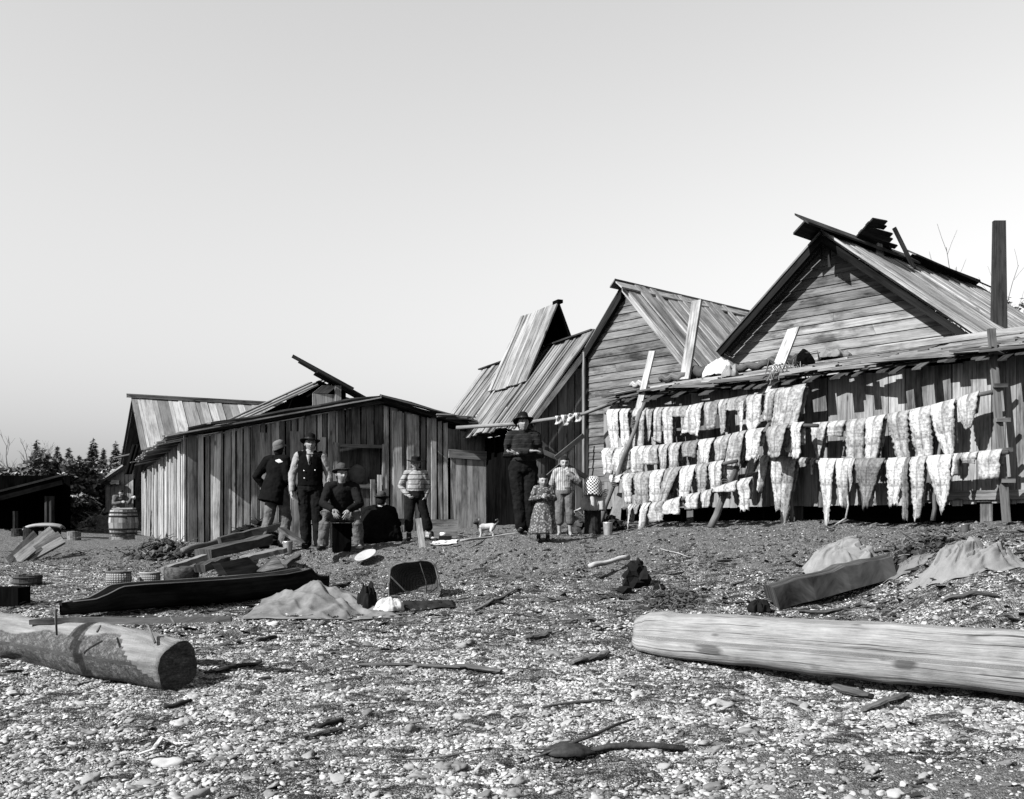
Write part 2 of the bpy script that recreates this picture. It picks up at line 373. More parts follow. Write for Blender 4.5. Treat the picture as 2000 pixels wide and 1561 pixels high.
# ------------------------------------------------------------ plank walls and roofs
Z = V(0, 0, 1)
def vwall(mb, b0, b1, topf, botf=None, w=.17, gap=.012, nrm=None, layers=True, tint=(.55, 1.25), jag=.04, batten=.45):
    """upright boards from b0 to b1; topf(t)/botf(t) give world z at distance t"""
    d = (b1-b0); d.z = 0; L = d.length; d.normalize(); n = nrm; t = 0; k = 0
    while t < L:
        ww = w*RN.uniform(.7, 1.3); e = min(t+ww-gap, L)
        if e-t < .03: break
        zb0 = (botf(t) if botf else b0.z); zt0 = topf(t)+RN.uniform(-jag, 0); zt1 = topf(e)+RN.uniform(-jag, 0)
        off = n*(RN.uniform(0, .006)); ti = RN.uniform(*tint); lean = d*RN.uniform(-.012, .012)
        a = b0+d*t; c = b0+d*e
        P0 = V(a.x, a.y, zb0)+off; P1 = V(c.x, c.y, zb0)+off; Q0 = V(a.x, a.y, zt0)+off+lean; Q1 = V(c.x, c.y, zt1)+off+lean
        th = -n*.022
        mb.hexa([P0, P0+th, P1, P1+th, Q0, Q0+th, Q1, Q1+th], abs(zt0-zb0), e-t, ti)
        t = e+gap
    if layers:                                             # a second, gappy layer of boards nailed over the joints
        t = RN.uniform(0, .2)
        while t < L-.1:
            ww = w*RN.uniform(.55, 1.0)
            if RN.random() < batten:
                off = n*RN.uniform(.02, .035); e = min(t+ww, L); a = b0+d*t+off; c = b0+d*e+off; ti = RN.uniform(*tint)*1.08
                z0 = (botf(t) if botf else b0.z)+RN.uniform(-.03, .02); z1 = topf(t)+RN.uniform(-.09, .0); z2 = z1+(topf(e)-topf(t)); ln = d*RN.uniform(-.03, .03)
                th = -n*.02
                A = V(a.x, a.y, z0); B = V(c.x, c.y, z0); Cc = V(a.x, a.y, z1)+ln; D = V(c.x, c.y, z2)+ln
                mb.hexa([A, A+th, B, B+th, Cc, Cc+th, D, D+th], abs(z1-z0), e-t, ti)
            t += ww+RN.uniform(.04, .22)
def roof(mb, e0, e1, r0, r1, w=.2, th=.025, jag=.08, tint=(.65, 1.2), lift=.03, gap=.008, rjag=.03):
    """boards running from the eave e0-e1 up to the ridge r0-r1"""
    L = (r1-r0).length; n = ((e1-e0).cross(r0-e0)).normalized()
    if n.z < 0: n = -n
    t = 0; k = 0
    while t < L-.04:
        ww = min(w*RN.choice([.45, .7, .9, 1.1, 1.5]), L-t); f0 = t/L; f1 = (t+ww-gap)/L
        up = (r0-e0).normalized()
        a = e0.lerp(e1, f0)-up*RN.uniform(0, jag); b = e0.lerp(e1, f1)-up*RN.uniform(0, jag*.3)
        c = r0.lerp(r1, f0)+up*RN.uniform(0, rjag); d = r0.lerp(r1, f1)+up*RN.uniform(0, rjag)
        o = n*lift*RN.choice([0, 0, .3, .6, 1.0, 1.3]); T = n*th
        b = a+(e1-e0)*(f1-f0); tw = n*RN.uniform(-.008, .012)
        mb.hexa([a+o, a+o+T, b+o+tw, b+o+T+tw, c+o, c+o+T, d+o, d+o+T], (c-a).length, ww, RN.uniform(*tint))
        t += ww*(1 if k % 2 else .93); k += 1
def siding(mb, O, g, n, edges, z0, z1, rows, tintf=None):
    """clapboards on the vertical plane through O along g; edges(z) -> (t0, t1)"""
    z = z0; i = 0
    while z < z1:
        h = rows*RN.uniform(.85, 1.15); zt = min(z+h, z1); l0, l1 = edges(z); m0, m1 = edges(zt)
        if l1-l0 > .06:
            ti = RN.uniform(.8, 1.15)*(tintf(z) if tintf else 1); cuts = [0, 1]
            if RN.random() < .35: cuts = [0, RN.uniform(.3, .7), 1]
            for c0, c1 in zip(cuts[:-1], cuts[1:]):
                tj = ti*RN.uniform(.88, 1.1)
                def P(t, zz, o): q = O+g*t+n*o; return V(q.x, q.y, zz)
                A0, A1 = l0+(l1-l0)*c0, l0+(l1-l0)*c1-.004; B0, B1 = m0+(m1-m0)*c0, m0+(m1-m0)*c1-.004
                if m1 <= m0: B0 = B1 = (l0+l1)/2
                ov = .012
                mb.hexa([P(A0, z-ov, .030), P(A0, z-ov, .012), P(B0, zt, .010), P(B0, zt, -.006),
                         P(A1, z-ov, .030), P(A1, z-ov, .012), P(B1, zt, .010), P(B1, zt, -.006)], A1-A0, h, tj)
        z = zt
def V2(p, z): return V(p[0], p[1], z)

# orientation of the western sheds (a along their fronts, b going back) and of the eastern houses (g along gables, h going back)
a_ = V(.91, .415, 0).normalized(); b_ = V(-.415, .91, 0).normalized()
g_ = V(.669, -.743, 0).normalized(); h_ = V(.743, .669, 0).normalized()

# ---- A: long low front shed with a shallow gable and an opened roof
def shed_front():
    C0 = V(-6.35, 20, 0); root = empty('plank_shed', (-3.5, 21.4, 1.2), 'long low plank shed behind the standing men, its roof raised over a smoke hole', 'shed')
    prof = lambda t: 3.28+min(t, 3.85)*(.84/3.85) if t < 3.85 else 4.12-(t-3.85)*(.60/2.75)
    m = MB(); W2 = 6.55
    vwall(m, V2(C0, 1.12), V2(C0+a_*3.0, 1.2), lambda t: prof(t), lambda t: 1.1+.02*t, .13, .03, -b_, tint=(.6, 2.2))
    vwall(m, V2(C0+a_*4.0, 1.2), V2(C0+a_*5.45, 1.3), lambda t: prof(t+4.0), lambda t: 1.2+.02*t, .15, .035, -b_, tint=(.5, 2.1))
    vwall(m, V2(C0+a_*3.0, 1.2), V2(C0+a_*4.0, 1.3), lambda t: 2.35+(.1 if t > .5 else 0), lambda t: 1.2, .17, .02, -b_, tint=(.4, .9))
    vwall(m, V2(C0+a_*3.0, 1.2), V2(C0+a_*4.0, 1.3), lambda t: prof(t+3.0), lambda t: 3.2, .17, .02, -b_, tint=(.3, .6))
    m.build('wall', 'plank', root)
    m = MB(); vwall(m, V2(C0+b_*10, 1.15), V2(C0, 1.12), lambda t: 3.05+.022*t, None, .17, .02, -a_, tint=(.8, 1.5), batten=.5, jag=.06); m.build('side_wall', 'plank', root)
    m = MB(); m.board(V2(C0+a_*.02-b_*.02, 1.1), V2(C0+a_*.02-b_*.02, 3.3), a_*.16, -b_*.03, .55)
    m.board(V2(C0-a_*.03-b_*.02, 1.1), V2(C0-a_*.03-b_*.02, 3.3), b_*.2, -a_*.025, 1.6); m.build('corner_post', 'plank', root)
    # near-black sheets added behind the walls: painted interior shade, no sky through the joints
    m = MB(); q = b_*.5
    m.board(V2(C0+a_*.1+q, 1.1), V2(C0+a_*.1+q, 3.22), a_*3.7, b_*.03, .5, a_*3.7+Z*.78); m.board(V2(C0+a_*3.8+q, 1.1), V2(C0+a_*3.8+q, 4.0), a_*2.7, b_*.03, .5, a_*2.7-Z*.5); m.board(V2(C0+a_*.12+q, 1.1), V2(C0+a_*.12+q, 3.05), b_*9.3, a_*.03, .5); m.build('shade_backing', 'dark', root)
    # window niche with shelf board and a stone-coloured rag behind
    m = MB(); o = C0+a_*3.0+b_*.25; m.board(V2(o, 2.3), V2(o, 3.25), a_*1.0, b_*.02, .4)
    for t, z in ((-.02, 2.32), (-.02, 3.16)): m.board(V2(C0+a_*3.0-b_*.05, z), V2(C0+a_*4.0-b_*.05, z), V(0,0,.07), b_*.03, .5)
    for t in (2.98, 3.95): m.board(V2(C0+a_*t-b_*.055, 2.3), V2(C0+a_*t-b_*.055, 3.25), a_*.06, b_*.03, .9)
    m.build('window', 'plank', root)
    m = MB(); m.blob(V2(C0+a_*3.45+b_*.12, 2.6), (.2, .06, .22), .3, 2, 1, 3); m.build('window_rag', 'canvas', root, smooth=True)
    # extra loose boards leaning on the front
    m = MB()
    for t, zt, w, s in ((2.63, 3.35, .11, 1.5), (2.9, 3.25, .1, .9), (4.18, 3.95, .17, 1.25), (4.5, 3.9, .15, 1.15), (5.02, 3.85, .11, 1.2), (3.72, 2.2, .22, .75), (3.35, 2.05, .13, 1.0), (1.4, 3.4, .2, 1.1), (2.0, 3.45, .2, .9), (2.35, 3.4, .1, 1.3), (3.82, 2.6, .09, 1.5), (3.68, 2.5, .1, 1.0)):
        ln = RN.uniform(-.03, .03); m.board(V2(C0+a_*t-b_*.12, 1.15), V2(C0+a_*(t+ln)-b_*.06, zt), a_*w, -b_*.025, s)
    m.build('leaning_board', 'plank', root)
    # door at the right end
    D = MB(); d0 = C0+a_*5.5; t = 0
    while t < .86:
        w = RN.uniform(.11, .15); D.board(V2(d0+a_*t-b_*.02, 1.33), V2(d0+a_*t-b_*.02, 3.0), a_*(w-.006), -b_*.025, RN.uniform(.9, 1.5)); t += w
    dr = D.build('door', 'plank', root)
    L = MB(); L.board(V2(d0-a_*.06-b_*.05, 3.0), V2(d0+a_*.93-b_*.05, 2.97), V(0,0,.19), -b_*.03, .75); L.build('lintel', 'plank', root)
    m = MB(); vwall(m, V2(d0-a_*.05+b_*.02, 3.15), V2(d0+a_*1.0+b_*.02, 3.1), lambda t: 3.68-.2*t, None, .3, .01, -b_, False, tint=(.5, .8)); m.build('gable_board', 'plank', root)
    # eave poles and roof
    m = MB(); ov = -b_*.35
    def rp(t, s, dz=0): q = C0+a_*t+b_*s; return V(q.x, q.y, prof(t)+dz)
    for t0, t1 in ((-.15, 1.2), (1.1, 2.6), (2.5, 3.95), (3.85, 5.2), (5.1, 6.75)):
        m.board(rp(max(t0, 0), -.16, .02), rp(t1, -.16, .0), V(0,0,.10), b_*.04, RN.uniform(.4, .9))
        m.tube([rp(max(t0,0), -.2, .13), rp((t0+t1)/2, -.22, .15), rp(t1, -.2, .13)], .035, 7, RN.uniform(.4, 1), jit=.1)
    m.build('fascia', 'old', root)
    m = MB()
    roof(m, rp(0, -.3, .04)-a_*.25-V(0,0,.05), rp(0, 9.6, -.12)-a_*.25, rp(3.85, -.3, .06), rp(3.85, 9.6, .0), .22, tint=(.5, 1.0), jag=.25)
    roof(m, rp(6.6, 5, .04)+a_*.25-V(0,0,.03), rp(6.6, -.3, .06)+a_*.25, rp(3.85, 5, .06), rp(3.85, -.3, .07), .22, tint=(.4, .8), jag=.15)
    for k in range(16):                                     # loose slabs, bark and rags along the left eave
        s = RN.uniform(-.3, 8); t = RN.uniform(-.2, .9); p = rp(max(t,0), s, .1); m.bar(p-a_*RN.uniform(.1,.3)-b_*RN.uniform(-.3,.5), p+a_*RN.uniform(.2,.6)+V(0,0,.08), .12, .03, RN.uniform(.4, 1.2))
    for k in range(9):
        t = RN.uniform(5.3, 6.5); p = rp(t, -.3, .1); m.bar(p-a_*RN.uniform(.1,.4), p+a_*RN.uniform(.1,.4)-b_*.1, .14, .03, RN.uniform(.2, .6))
    m.build('roof', 'roof', root)
    # raised roof: two leaves over the smoke hole
    m = MB(); back = b_*2.2
    p0 = W(468, 826, 22.1); p1 = W(640, 747, 22.8); up_ = Z*.16; roof(m, p0, p0+back+up_, p1, p1+back+up_, .3, .03, .05, (.35, .8), .045, rjag=.12)
    m.build('roof_leaf', 'roof', root)
    m = MB(); q0 = W(737, 790, 22.6); q1 = W(624, 727, 22.2)
    roof(m, q0+b_*.5, q0, q1+b_*.5, q1, .25, .035, .05, (.25, .5), .02, rjag=.05)
    m.bar(W(571, 695, 21.9), W(690, 760, 22.4), .05, .07, .5); m.bar(W(583, 706, 22.3), W(690, 768, 22.7), .05, .05, .4)
    m.build('raised_leaf', 'old', root)
    m = MB()                                                # timber fragments under the leaves
    m.board(W(611, 800, 22.3), W(611, 768, 22.3), a_*.55, b_*.04, .95); m.board(W(611, 767, 22.3), W(630, 752, 22.32), a_*.33, b_*.04, .85)
    m.board(W(655, 793, 22.4), W(655, 752, 22.4), a_*.13, b_*.05, .9)
    m.build('hole_board', 'plank', root)
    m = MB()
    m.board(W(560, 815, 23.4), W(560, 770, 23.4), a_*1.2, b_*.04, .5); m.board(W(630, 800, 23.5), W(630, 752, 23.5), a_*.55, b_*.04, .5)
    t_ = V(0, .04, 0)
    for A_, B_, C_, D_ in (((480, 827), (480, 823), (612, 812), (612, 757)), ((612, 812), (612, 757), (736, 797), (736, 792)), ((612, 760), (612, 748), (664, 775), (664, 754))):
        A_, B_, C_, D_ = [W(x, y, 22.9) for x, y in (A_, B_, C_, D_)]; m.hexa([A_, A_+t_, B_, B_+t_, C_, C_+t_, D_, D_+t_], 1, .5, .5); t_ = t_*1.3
    m.bar(W(620, 745, 22.6), W(672, 770, 22.9), .2, .04, .5); m.bar(W(600, 775, 22.6), W(648, 748, 22.6), .12, .04, .6); m.build('smoke_hole_shade', 'dark', root)  # dark fill painted as the shade inside the open smoke gable
shed_front()

# ---- B: pale roof behind
def house_back():
    R0 = V(-11.9, 32, 5.47); r = V(.88, .47, 0); p = V(.47, -.88, 0); R1 = R0+r*8.5
    root = empty('pale_roofed_house', (-9, 33, 1.4), 'house behind the long shed with a broad roof of alternating pale and grey boards', 'house')
    m = MB(); roof(m, R0+p*2.3-V(0,0,1.95), R1+p*2.3-V(0,0,1.95), R0, R1, .24, .03, .1, (.6, 1.6), .02); m.build('roof', 'roof_sawn', root)
    m = MB(); roof(m, R1-p*2.3-V(0,0,1.95)-r*.05, R0-p*2.3-V(0,0,1.95)-r*.05, R1-V(0,0,.02), R0-V(0,0,.02), .24, .03, .1, (.5, .9), .02); m.build('rear_roof', 'roof', root)
    m = MB(); m.board(R0-r*.15+p*.05+V(0,0,.02), R1+p*.05+V(0,0,.02), V(0,0,.12), p*.04, 1.0); m.board(R0-r*.1-p*.1+V(0,0,.1), R1-p*.1+V(0,0,.1), p*.2, V(0,0,.03), .8); m.build('ridge_board', 'roof', root)
    m = MB()
    for s in (-1, 1):
        q = p*s
        m.hexa([R0+r*.4+q*.0-V(0,0,.05), R0+r*.43-V(0,0,.05), R0+r*.4-V(0,0,4.2), R0+r*.43-V(0,0,4.2), R0+r*.4+q*2.1-V(0,0,1.85), R0+r*.43+q*2.1-V(0,0,1.85), R0+r*.4+q*2.1-V(0,0,4.2), R0+r*.43+q*2.1-V(0,0,4.2)], 2, 3, .5)
    q = R0+p*2.0+r*.4; m.board(V(q.x, q.y, 1.2), V(q.x, q.y, 3.6), r*8, -p*.03, .5); m.build('wall', 'dark', root)  # near-black panels stand in for the dark inside of the open gable
house_back()

# ---- C: steep plank roofed house with a smoke hood
def house_mid():
    K = V(.341, 19.5, 3.5); run = 1.38; Rz = 5.31; P = K+a_*run; P.z = Rz
    root = empty('steep_plank_house', (.5, 21.5, 1.6), 'steep plank-roofed house with a raised smoke hood on its ridge', 'house')
    m = MB(); back = b_*5.6
    e0 = K-a_*.0; roof(m, e0+back, e0-b_*.15, P+back, P-b_*.15, .17, .03, .14, (.35, .85), .045)
    m.build('roof', 'roof', root)
    m = MB(); E2 = K+a_*2.76; E2.z = 3.5; roof(m, E2-b_*.1, E2+back, P-b_*.1-V(0,0,.02), P+back-V(0,0,.02), .25, .03, .1, (.4, .8), .02); m.build('rear_roof', 'roof', root)
    m = MB(); m.board(P+back*1.0+V(0,0,.03)-a_*.12, P-b_*.1+V(0,0,.03)-a_*.12, a_*.2, V(0,0,.03), .6); m.build('ridge_board', 'old', root)
    # hood
    m = MB(); ap0 = P+b_*3.3; ap0.z = 6.2; ap1 = P+b_*1.5; ap1.z = 6.19
    fo0 = P-a_*.72+b_*3.45; fo0.z = 4.52; fo1 = P-a_*.70+b_*1.55; fo1.z = 4.52
    roof(m, fo0, fo1, ap0, ap1, .2, .03, .05, (.55, 1.1), .02); m.build('smoke_hood', 'roof', root)
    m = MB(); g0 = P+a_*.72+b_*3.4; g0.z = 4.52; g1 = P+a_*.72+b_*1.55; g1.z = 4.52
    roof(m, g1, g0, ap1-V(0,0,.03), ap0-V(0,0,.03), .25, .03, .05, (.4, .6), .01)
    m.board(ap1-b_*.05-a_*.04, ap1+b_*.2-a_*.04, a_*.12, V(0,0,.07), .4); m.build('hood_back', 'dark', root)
    # gable wall of upright boards, toned darker to paint its weaker light
    m = MB(); f = lambda t: (3.45+t*1.31 if t < run else 5.26-(t-run)*1.31)
    vwall(m, V2(K+a_*.02, 1.5), V2(K+a_*1.3, 1.5), lambda t: f(t+.02)-.08, None, .2, .02, -b_, tint=(.3, .6), batten=.4)
    m.build('wall', 'plank', root)
    m = MB(); m.board(V2(K-b_*.06, 1.5), V2(K-b_*.06, 3.3), a_*.07, -b_*.03, 1.3); m.bar(K-b_*.12+V(0,0,.02), P-b_*.12-V(0,0,.12), .04, .1, 1.0)
    for x0, y0, x1, y1 in ((1000, 855, 1090, 895), (1085, 895, 1140, 850), (1065, 935, 1105, 900), (1100, 905, 1150, 935)):
        m.bar(W(x0, y0, 19.3), W(x1, y1, 19.6), .03, .09, .35)
    m.build('brace', 'plank', root)
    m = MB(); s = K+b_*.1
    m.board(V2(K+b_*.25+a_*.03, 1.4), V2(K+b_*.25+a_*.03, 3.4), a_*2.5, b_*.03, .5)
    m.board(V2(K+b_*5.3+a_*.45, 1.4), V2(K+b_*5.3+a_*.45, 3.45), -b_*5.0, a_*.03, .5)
    m.build('shade_backing', 'dark', root)  # near-black sheets paint the shade in the gap beside the shed door
house_mid()

# ---- D: clapboard house, E: big gable house
def gable_house(root, A, ez, hw, z_apex, pitch, length, row, over, tint, sid, ztop_dark=None, zb=1.6, rooftint=(.7, 1.2), hw2=None, th=.03):
    """A = apex of the roof's front edge; gable wall is set back by over"""
    hw2 = hw2 or hw; O = A+h_*over; O0 = V(O.x, O.y, 0)
    zl = z_apex-hw*pitch; zr = z_apex-hw2*pitch
    m = MB()
    def edges(z): k = (z_apex-.06-z)/pitch; return (-min(hw-.18, k), min(hw2-.18, k))
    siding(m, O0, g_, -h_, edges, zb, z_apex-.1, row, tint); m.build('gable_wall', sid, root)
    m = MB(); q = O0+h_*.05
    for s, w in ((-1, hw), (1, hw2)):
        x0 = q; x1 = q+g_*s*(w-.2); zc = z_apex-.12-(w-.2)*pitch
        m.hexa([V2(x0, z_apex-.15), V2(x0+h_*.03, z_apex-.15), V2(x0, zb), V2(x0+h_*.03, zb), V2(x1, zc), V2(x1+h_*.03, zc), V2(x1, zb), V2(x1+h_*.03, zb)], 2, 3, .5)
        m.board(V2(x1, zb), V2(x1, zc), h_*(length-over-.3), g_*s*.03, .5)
    m.build('shade_backing', 'dark', root)  # near-black sheets behind the clapboards stand in for interior shade
    def rp(t, s, dz=0): q = A+g_*t+h_*s; return V(q.x, q.y, z_apex-abs(t)*pitch+dz)
    m = MB(); roof(m, rp(hw2, 0), rp(hw2, length), rp(0, 0), rp(0, length), .19, th, .08, rooftint, .03); m.build('roof', 'roof', root)
    m = MB(); roof(m, rp(-hw, length), rp(-hw, 0), rp(0, length, -.01), rp(0, 0, -.01), .19, th, .08, (.5, .9), .03); m.build('far_roof', 'roof', root)
    return rp
def house_clap():
    P0 = (2.054, 19.11); root = empty('clapboard_house', (2.2, 19.5, 1.6), 'middle house with a grey clapboard gable, left of the largest gable', 'house')
    rp = gable_house(root, V(2.054, 19.11, 0), 0, 1.13, 6.02, 1.1, 7.5, .15, .1, lambda z: .72, 'siding', hw2=2.6, rooftint=(.7, 1.25))
    m = MB()
    m.hexa([rp(0, -.03, -.02), rp(0, .04, -.02), rp(0, -.03, -.24), rp(0, .04, -.24), rp(-1.2, -.03, -.02), rp(-1.2, .04, -.02), rp(-1.2, -.03, -.2), rp(-1.2, .04, -.2)], 1.6, .2, .28)
    m.build('rake_board', 'old', root)
    m = MB(); m.hexa([rp(.02, -.03, .03), rp(.02, .04, .03), rp(.02, -.03, -.1), rp(.02, .04, -.1), rp(2.6, -.03, .03), rp(2.6, .04, .03), rp(2.6, -.03, -.1), rp(2.6, .04, -.1)], 3, .2, 1.1)
    m.build('right_rake_board', 'roof', root)
    m = MB(); m.board(rp(.02, -.2, .04), rp(.02, 7.6, .04), g_*.15-V(0,0,.13), V(0,0,.03), 1.1); m.board(rp(.0, -.2, .07), rp(0, 7.6, .07), -g_*.13-V(0,0,.12), V(0,0,.03), .8); m.build('ridge_board', 'roof', root)
    m = MB(); q = V(2.054, 19.11, 0)-g_*1.0-h_*.0; m.board(V2(q, 1.6), V2(q, 4.9), g_*.06, -h_*.04, .5)
    m.build('corner_board', 'plank', root)
house_clap()
def house_big():
    A = V(5.24, 17.47, 0); root = empty('big_gable_house', (5.6, 18, 1.7), 'largest house with a tall clapboard gable and a long ridge cap sticking out', 'house')
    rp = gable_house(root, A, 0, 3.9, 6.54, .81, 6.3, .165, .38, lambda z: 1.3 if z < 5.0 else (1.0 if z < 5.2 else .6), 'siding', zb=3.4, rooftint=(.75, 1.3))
    m = MB()
    for s in (-1, 1):
        m.hexa([rp(0, .03, -.03), rp(0, .09, -.03), rp(0, .03, -.17), rp(0, .09, -.17), rp(3.9*s, .03, -.03), rp(3.9*s, .09, -.03), rp(3.9*s, .03, -.15), rp(3.9*s, .09, -.15)], 4, .2, .2)
    m.board(rp(-.10, .2, -.32), rp(-.10, .2, -.1), g_*.04, -h_*.02, .4); m.board(rp(.06, .2, -.52), rp(.05, .2, -.1), g_*.05, -h_*.02, .4)
    m.build('rake_board', 'old', root)
    m = MB()                                                # ridge cap: two leaning boards running well past the gable
    m.board(rp(0, -.75, .15), rp(0, 3.1, .14), g_*.26-V(0,0,.2), V(0,0,.035), .8); m.board(rp(0, -.42, .12), rp(0, 3.2, .1), -g_*.24-V(0,0,.18), V(0,0,.035), .7)
    m.board(rp(0, 2.9, .24), rp(.02, 6.45, .12), g_*.28-V(0,0,.17), V(0,0,.035), .8); m.board(rp(0.05, 3.2, .2), rp(0, 6.3, .16), -g_*.24-V(0,0,.16), V(0,0,.035), .7)
    m.board(rp(.3, 6.2, -.16), rp(.3, 6.9, -.22), g_*.12, V(0,0,.04), .7)
    m.build('ridge_cap', 'old', root)
    m = MB()                                                # smoke flap propped up over the ridge
    up = (g_*.78+Z*.63).normalized(); b0 = rp(-.12, .95, -.06); nn = up.cross(h_).normalized()
    for k in range(9):
        a = b0+up*(.086*k)-h_*.02*(k % 2); L = (1.5, 1.42, 1.5, 1.3, 1.38, 1.1, .95, .62, .5)[k]
        m.board(a, a+h_*L+Z*.05, up*.082, nn*.03, RN.uniform(.3, .6))
    m.bar(rp(.15, 2.3, .62), rp(.45, 2.7, -.1), .09, .04, .5); m.bar(rp(.1, 1.9, .4), rp(.15, 2.35, -.05), .12, .03, .5)
    m.build('smoke_flap', 'old', root)
    m = MB(); m.board(rp(.18, 1.5, -.08), rp(.12, 1.75, .35), h_*.35, g_*.03, 1.0, h_*.08); m.build('flap_prop', 'plank', root)
house_big()

# ---- F: lean-to behind the racks
FL = V(6.22, 13.1, 0); 
def FW(t, z, o=0): q = FL-g_*t-h_*o; return V(q.x, q.y, z)       # t runs left from the near right corner, o comes forward
def leanto():
    root = empty('lean_to_shed', (4, 15.5, 1.65), 'lean-to of upright boards behind the fish racks with a thin ragged plank roof', 'shed')
    m = MB()
    vwall(m, FW(6.85, 1.95), FW(-2.2, 1.95), lambda t: 3.72, lambda t: 1.84+.07*noise.noise(V(t*2.5, 0, 0)), .19, .006, -h_, False, (.5, 1.0), .03)
    t = -2; 
    while t < 6.7:
        if RN.random() < .5: m.board(FW(t, 1.55, -.03), FW(t, 1.95, -.03), g_*-RN.uniform(.05, .16), h_*.02, RN.uniform(.15, .5))
        t += RN.uniform(.25, .6)
    m.build('wall', 'plank', root)
    m = MB(); m.board(FW(1.0, 1.9, .04), FW(-2.2, 1.88, .04), V(0,0,.12), h_*.03, .6); m.build('skirting', 'plank', root)
    m = MB(); m.board(FW(6.8, 1.5, -.35), FW(-2.2, 1.5, -.35), V(0,0,2.3), h_*.03, .5); m.board(FW(6.83, 1.5, -.05), FW(6.83, 3.7, -.05), h_*2, g_*.03, .5); m.build('shade_backing', 'dark', root)  # near-black backing paints the shade in the gap below the wall boards
    m = MB()                                                # roof boards up the slope, ragged and overhanging
    def rp(t, s, dz=0): q = FL-g_*t+h_*s; return V(q.x, q.y, 3.77+(s+.1)*.21+dz)
    m.board(rp(6.6, .05, -.03), rp(-2.3, .05, -.03), h_*2.2+Z*.46, V(0,0,.02), .6)
    s = -.42
    while s < 2.2:
        t = -2.4
        while t < 6.5:
            L = RN.uniform(.9, 2.8) if s > -.1 else RN.uniform(.4, 1.3); sk = RN.uniform(-.18, .24)*(1 if s > -.1 else .7); ww = RN.uniform(.08, .2); t2 = min(t+L, 6.75)
            p = rp(t, s+sk, .0+.10*RN.random()); q = rp(t2, s-sk*.8, .0+.10*RN.random()); m.board(p, q, h_*ww+Z*ww*RN.uniform(.05, .4), V(0,0,.025), RN.uniform(.2, .9)*(1 if t < 2.6 else .6)); t += L*RN.uniform(.7, 1)
        s += .13
    m.build('roof', 'roof', root)
    m = MB()                                                # boards laid along the roof
    m.board(rp(3.9, 2.15, .12), rp(-2.3, 2.15, .14), h_*.03, V(0,0,.09), .8)
    for k in range(13):
        t0 = RN.uniform(-2.0, 2.6); L = RN.uniform(1.5, 3); s = RN.uniform(-.2, 1.8)
        m.bar(rp(t0, s, .1), rp(t0+L, s-RN.uniform(-.1, .7), .07), .16, .03, RN.uniform(.4, 1.1))
    for k in range(12):
        t0 = RN.uniform(2.6, 5.3); L = RN.uniform(.8, 1.8); s = RN.uniform(-.3, 1.6)
        m.bar(rp(t0, s, .1), rp(t0+L, s-RN.uniform(-.1, .3), .07), .12, .04, RN.uniform(.5, 1.2))
    m.build('roof_cover_board', 'roof', root)
    m = MB()
    for k in range(40):                                     # broken ends hanging past the eave
        t = -2+k*.21+RN.uniform(-.1, .1); L = RN.uniform(.0, .34); m.board(rp(t, -.22, -.02), rp(t, -.28-L, -.035-L*.2), g_*-RN.uniform(.1, .2), V(0,0,.02), RN.uniform(.5, 1.1))
    m.build('eave_ends', 'old', root)
    return rp
rpF = leanto()

# ---- small far shed, open dark shed
def far_shed():
    root = empty('small_far_shed', (-14.6, 38, 1.45), 'small distant board shed with a slanting roof, past the barrel at the left', 'shed')
    D = 37.; m = MB()
    for x0, x1, yt0, yt1, tt in ((206, 216, 938, 933, (1.0, 1.3)), (216, 262, 930, 905, (.7, 1.1))):
        p0 = W(x0, 1022, D); p1 = W(x1, 1022, D)
        vwall(m, p0, p1, lambda t, a=W(x0, yt0, D).z, b=W(x1, yt1, D).z, L=(p1-p0).length: a+(b-a)*t/L, lambda t: 1.4, .2, .02, V(0,-1,0), False, tt)
    p0 = W(182, 1010, D+1.5); p1 = W(206, 1010, D+1.5)
    m.build('wall', 'plank', root); m = MB(); vwall(m, p0, p1, lambda t: W(180, 948, D+1.5).z, lambda t: 1.9, .14, .07, V(0,-1,0), False, (.8, 1.4)); m.build('side_wall', 'plank', root)
    m = MB(); e = W(174, 957, D-.3); r = W(250, 905, D-.3); roof(m, e+V(.3, 3.6, 0), e, r+V(.3, 3.6, 0), r, .25, .05, .1, (.8, 1.3)); m.build('roof', 'roof', root)
    m = MB(); m.board(W(176, 1020, D+2), W(176, 955, D+2), V(1.9, 0, 0), V(0, .03, 0), .5); m.build('side_shade_backing', 'dark', root); m = MB(); m.board(W(206, 1020, D+.6), W(206, 935, D+.6), V(1.2, 0, 0), V(0, .03, 0), .5); m.build('shade_backing', 'dark', root); m = MB(); m.bar(W(206, 942, D-.1), W(234, 942, D-.2), .1, .14, .9); m.build('beam', 'old', root)  # near-black sheets behind the boards stand in for shade inside
    m = MB(); b = W(196, 916, D+5); roof(m, b-V(0,0,.8), b+V(2.2,0,-.8), b+V(0,1.2,0), b+V(2.2,1.2,0), .22, .03, .05, (.8, 1.4)); m.build('rear_roof', 'roof', root)
far_shed()
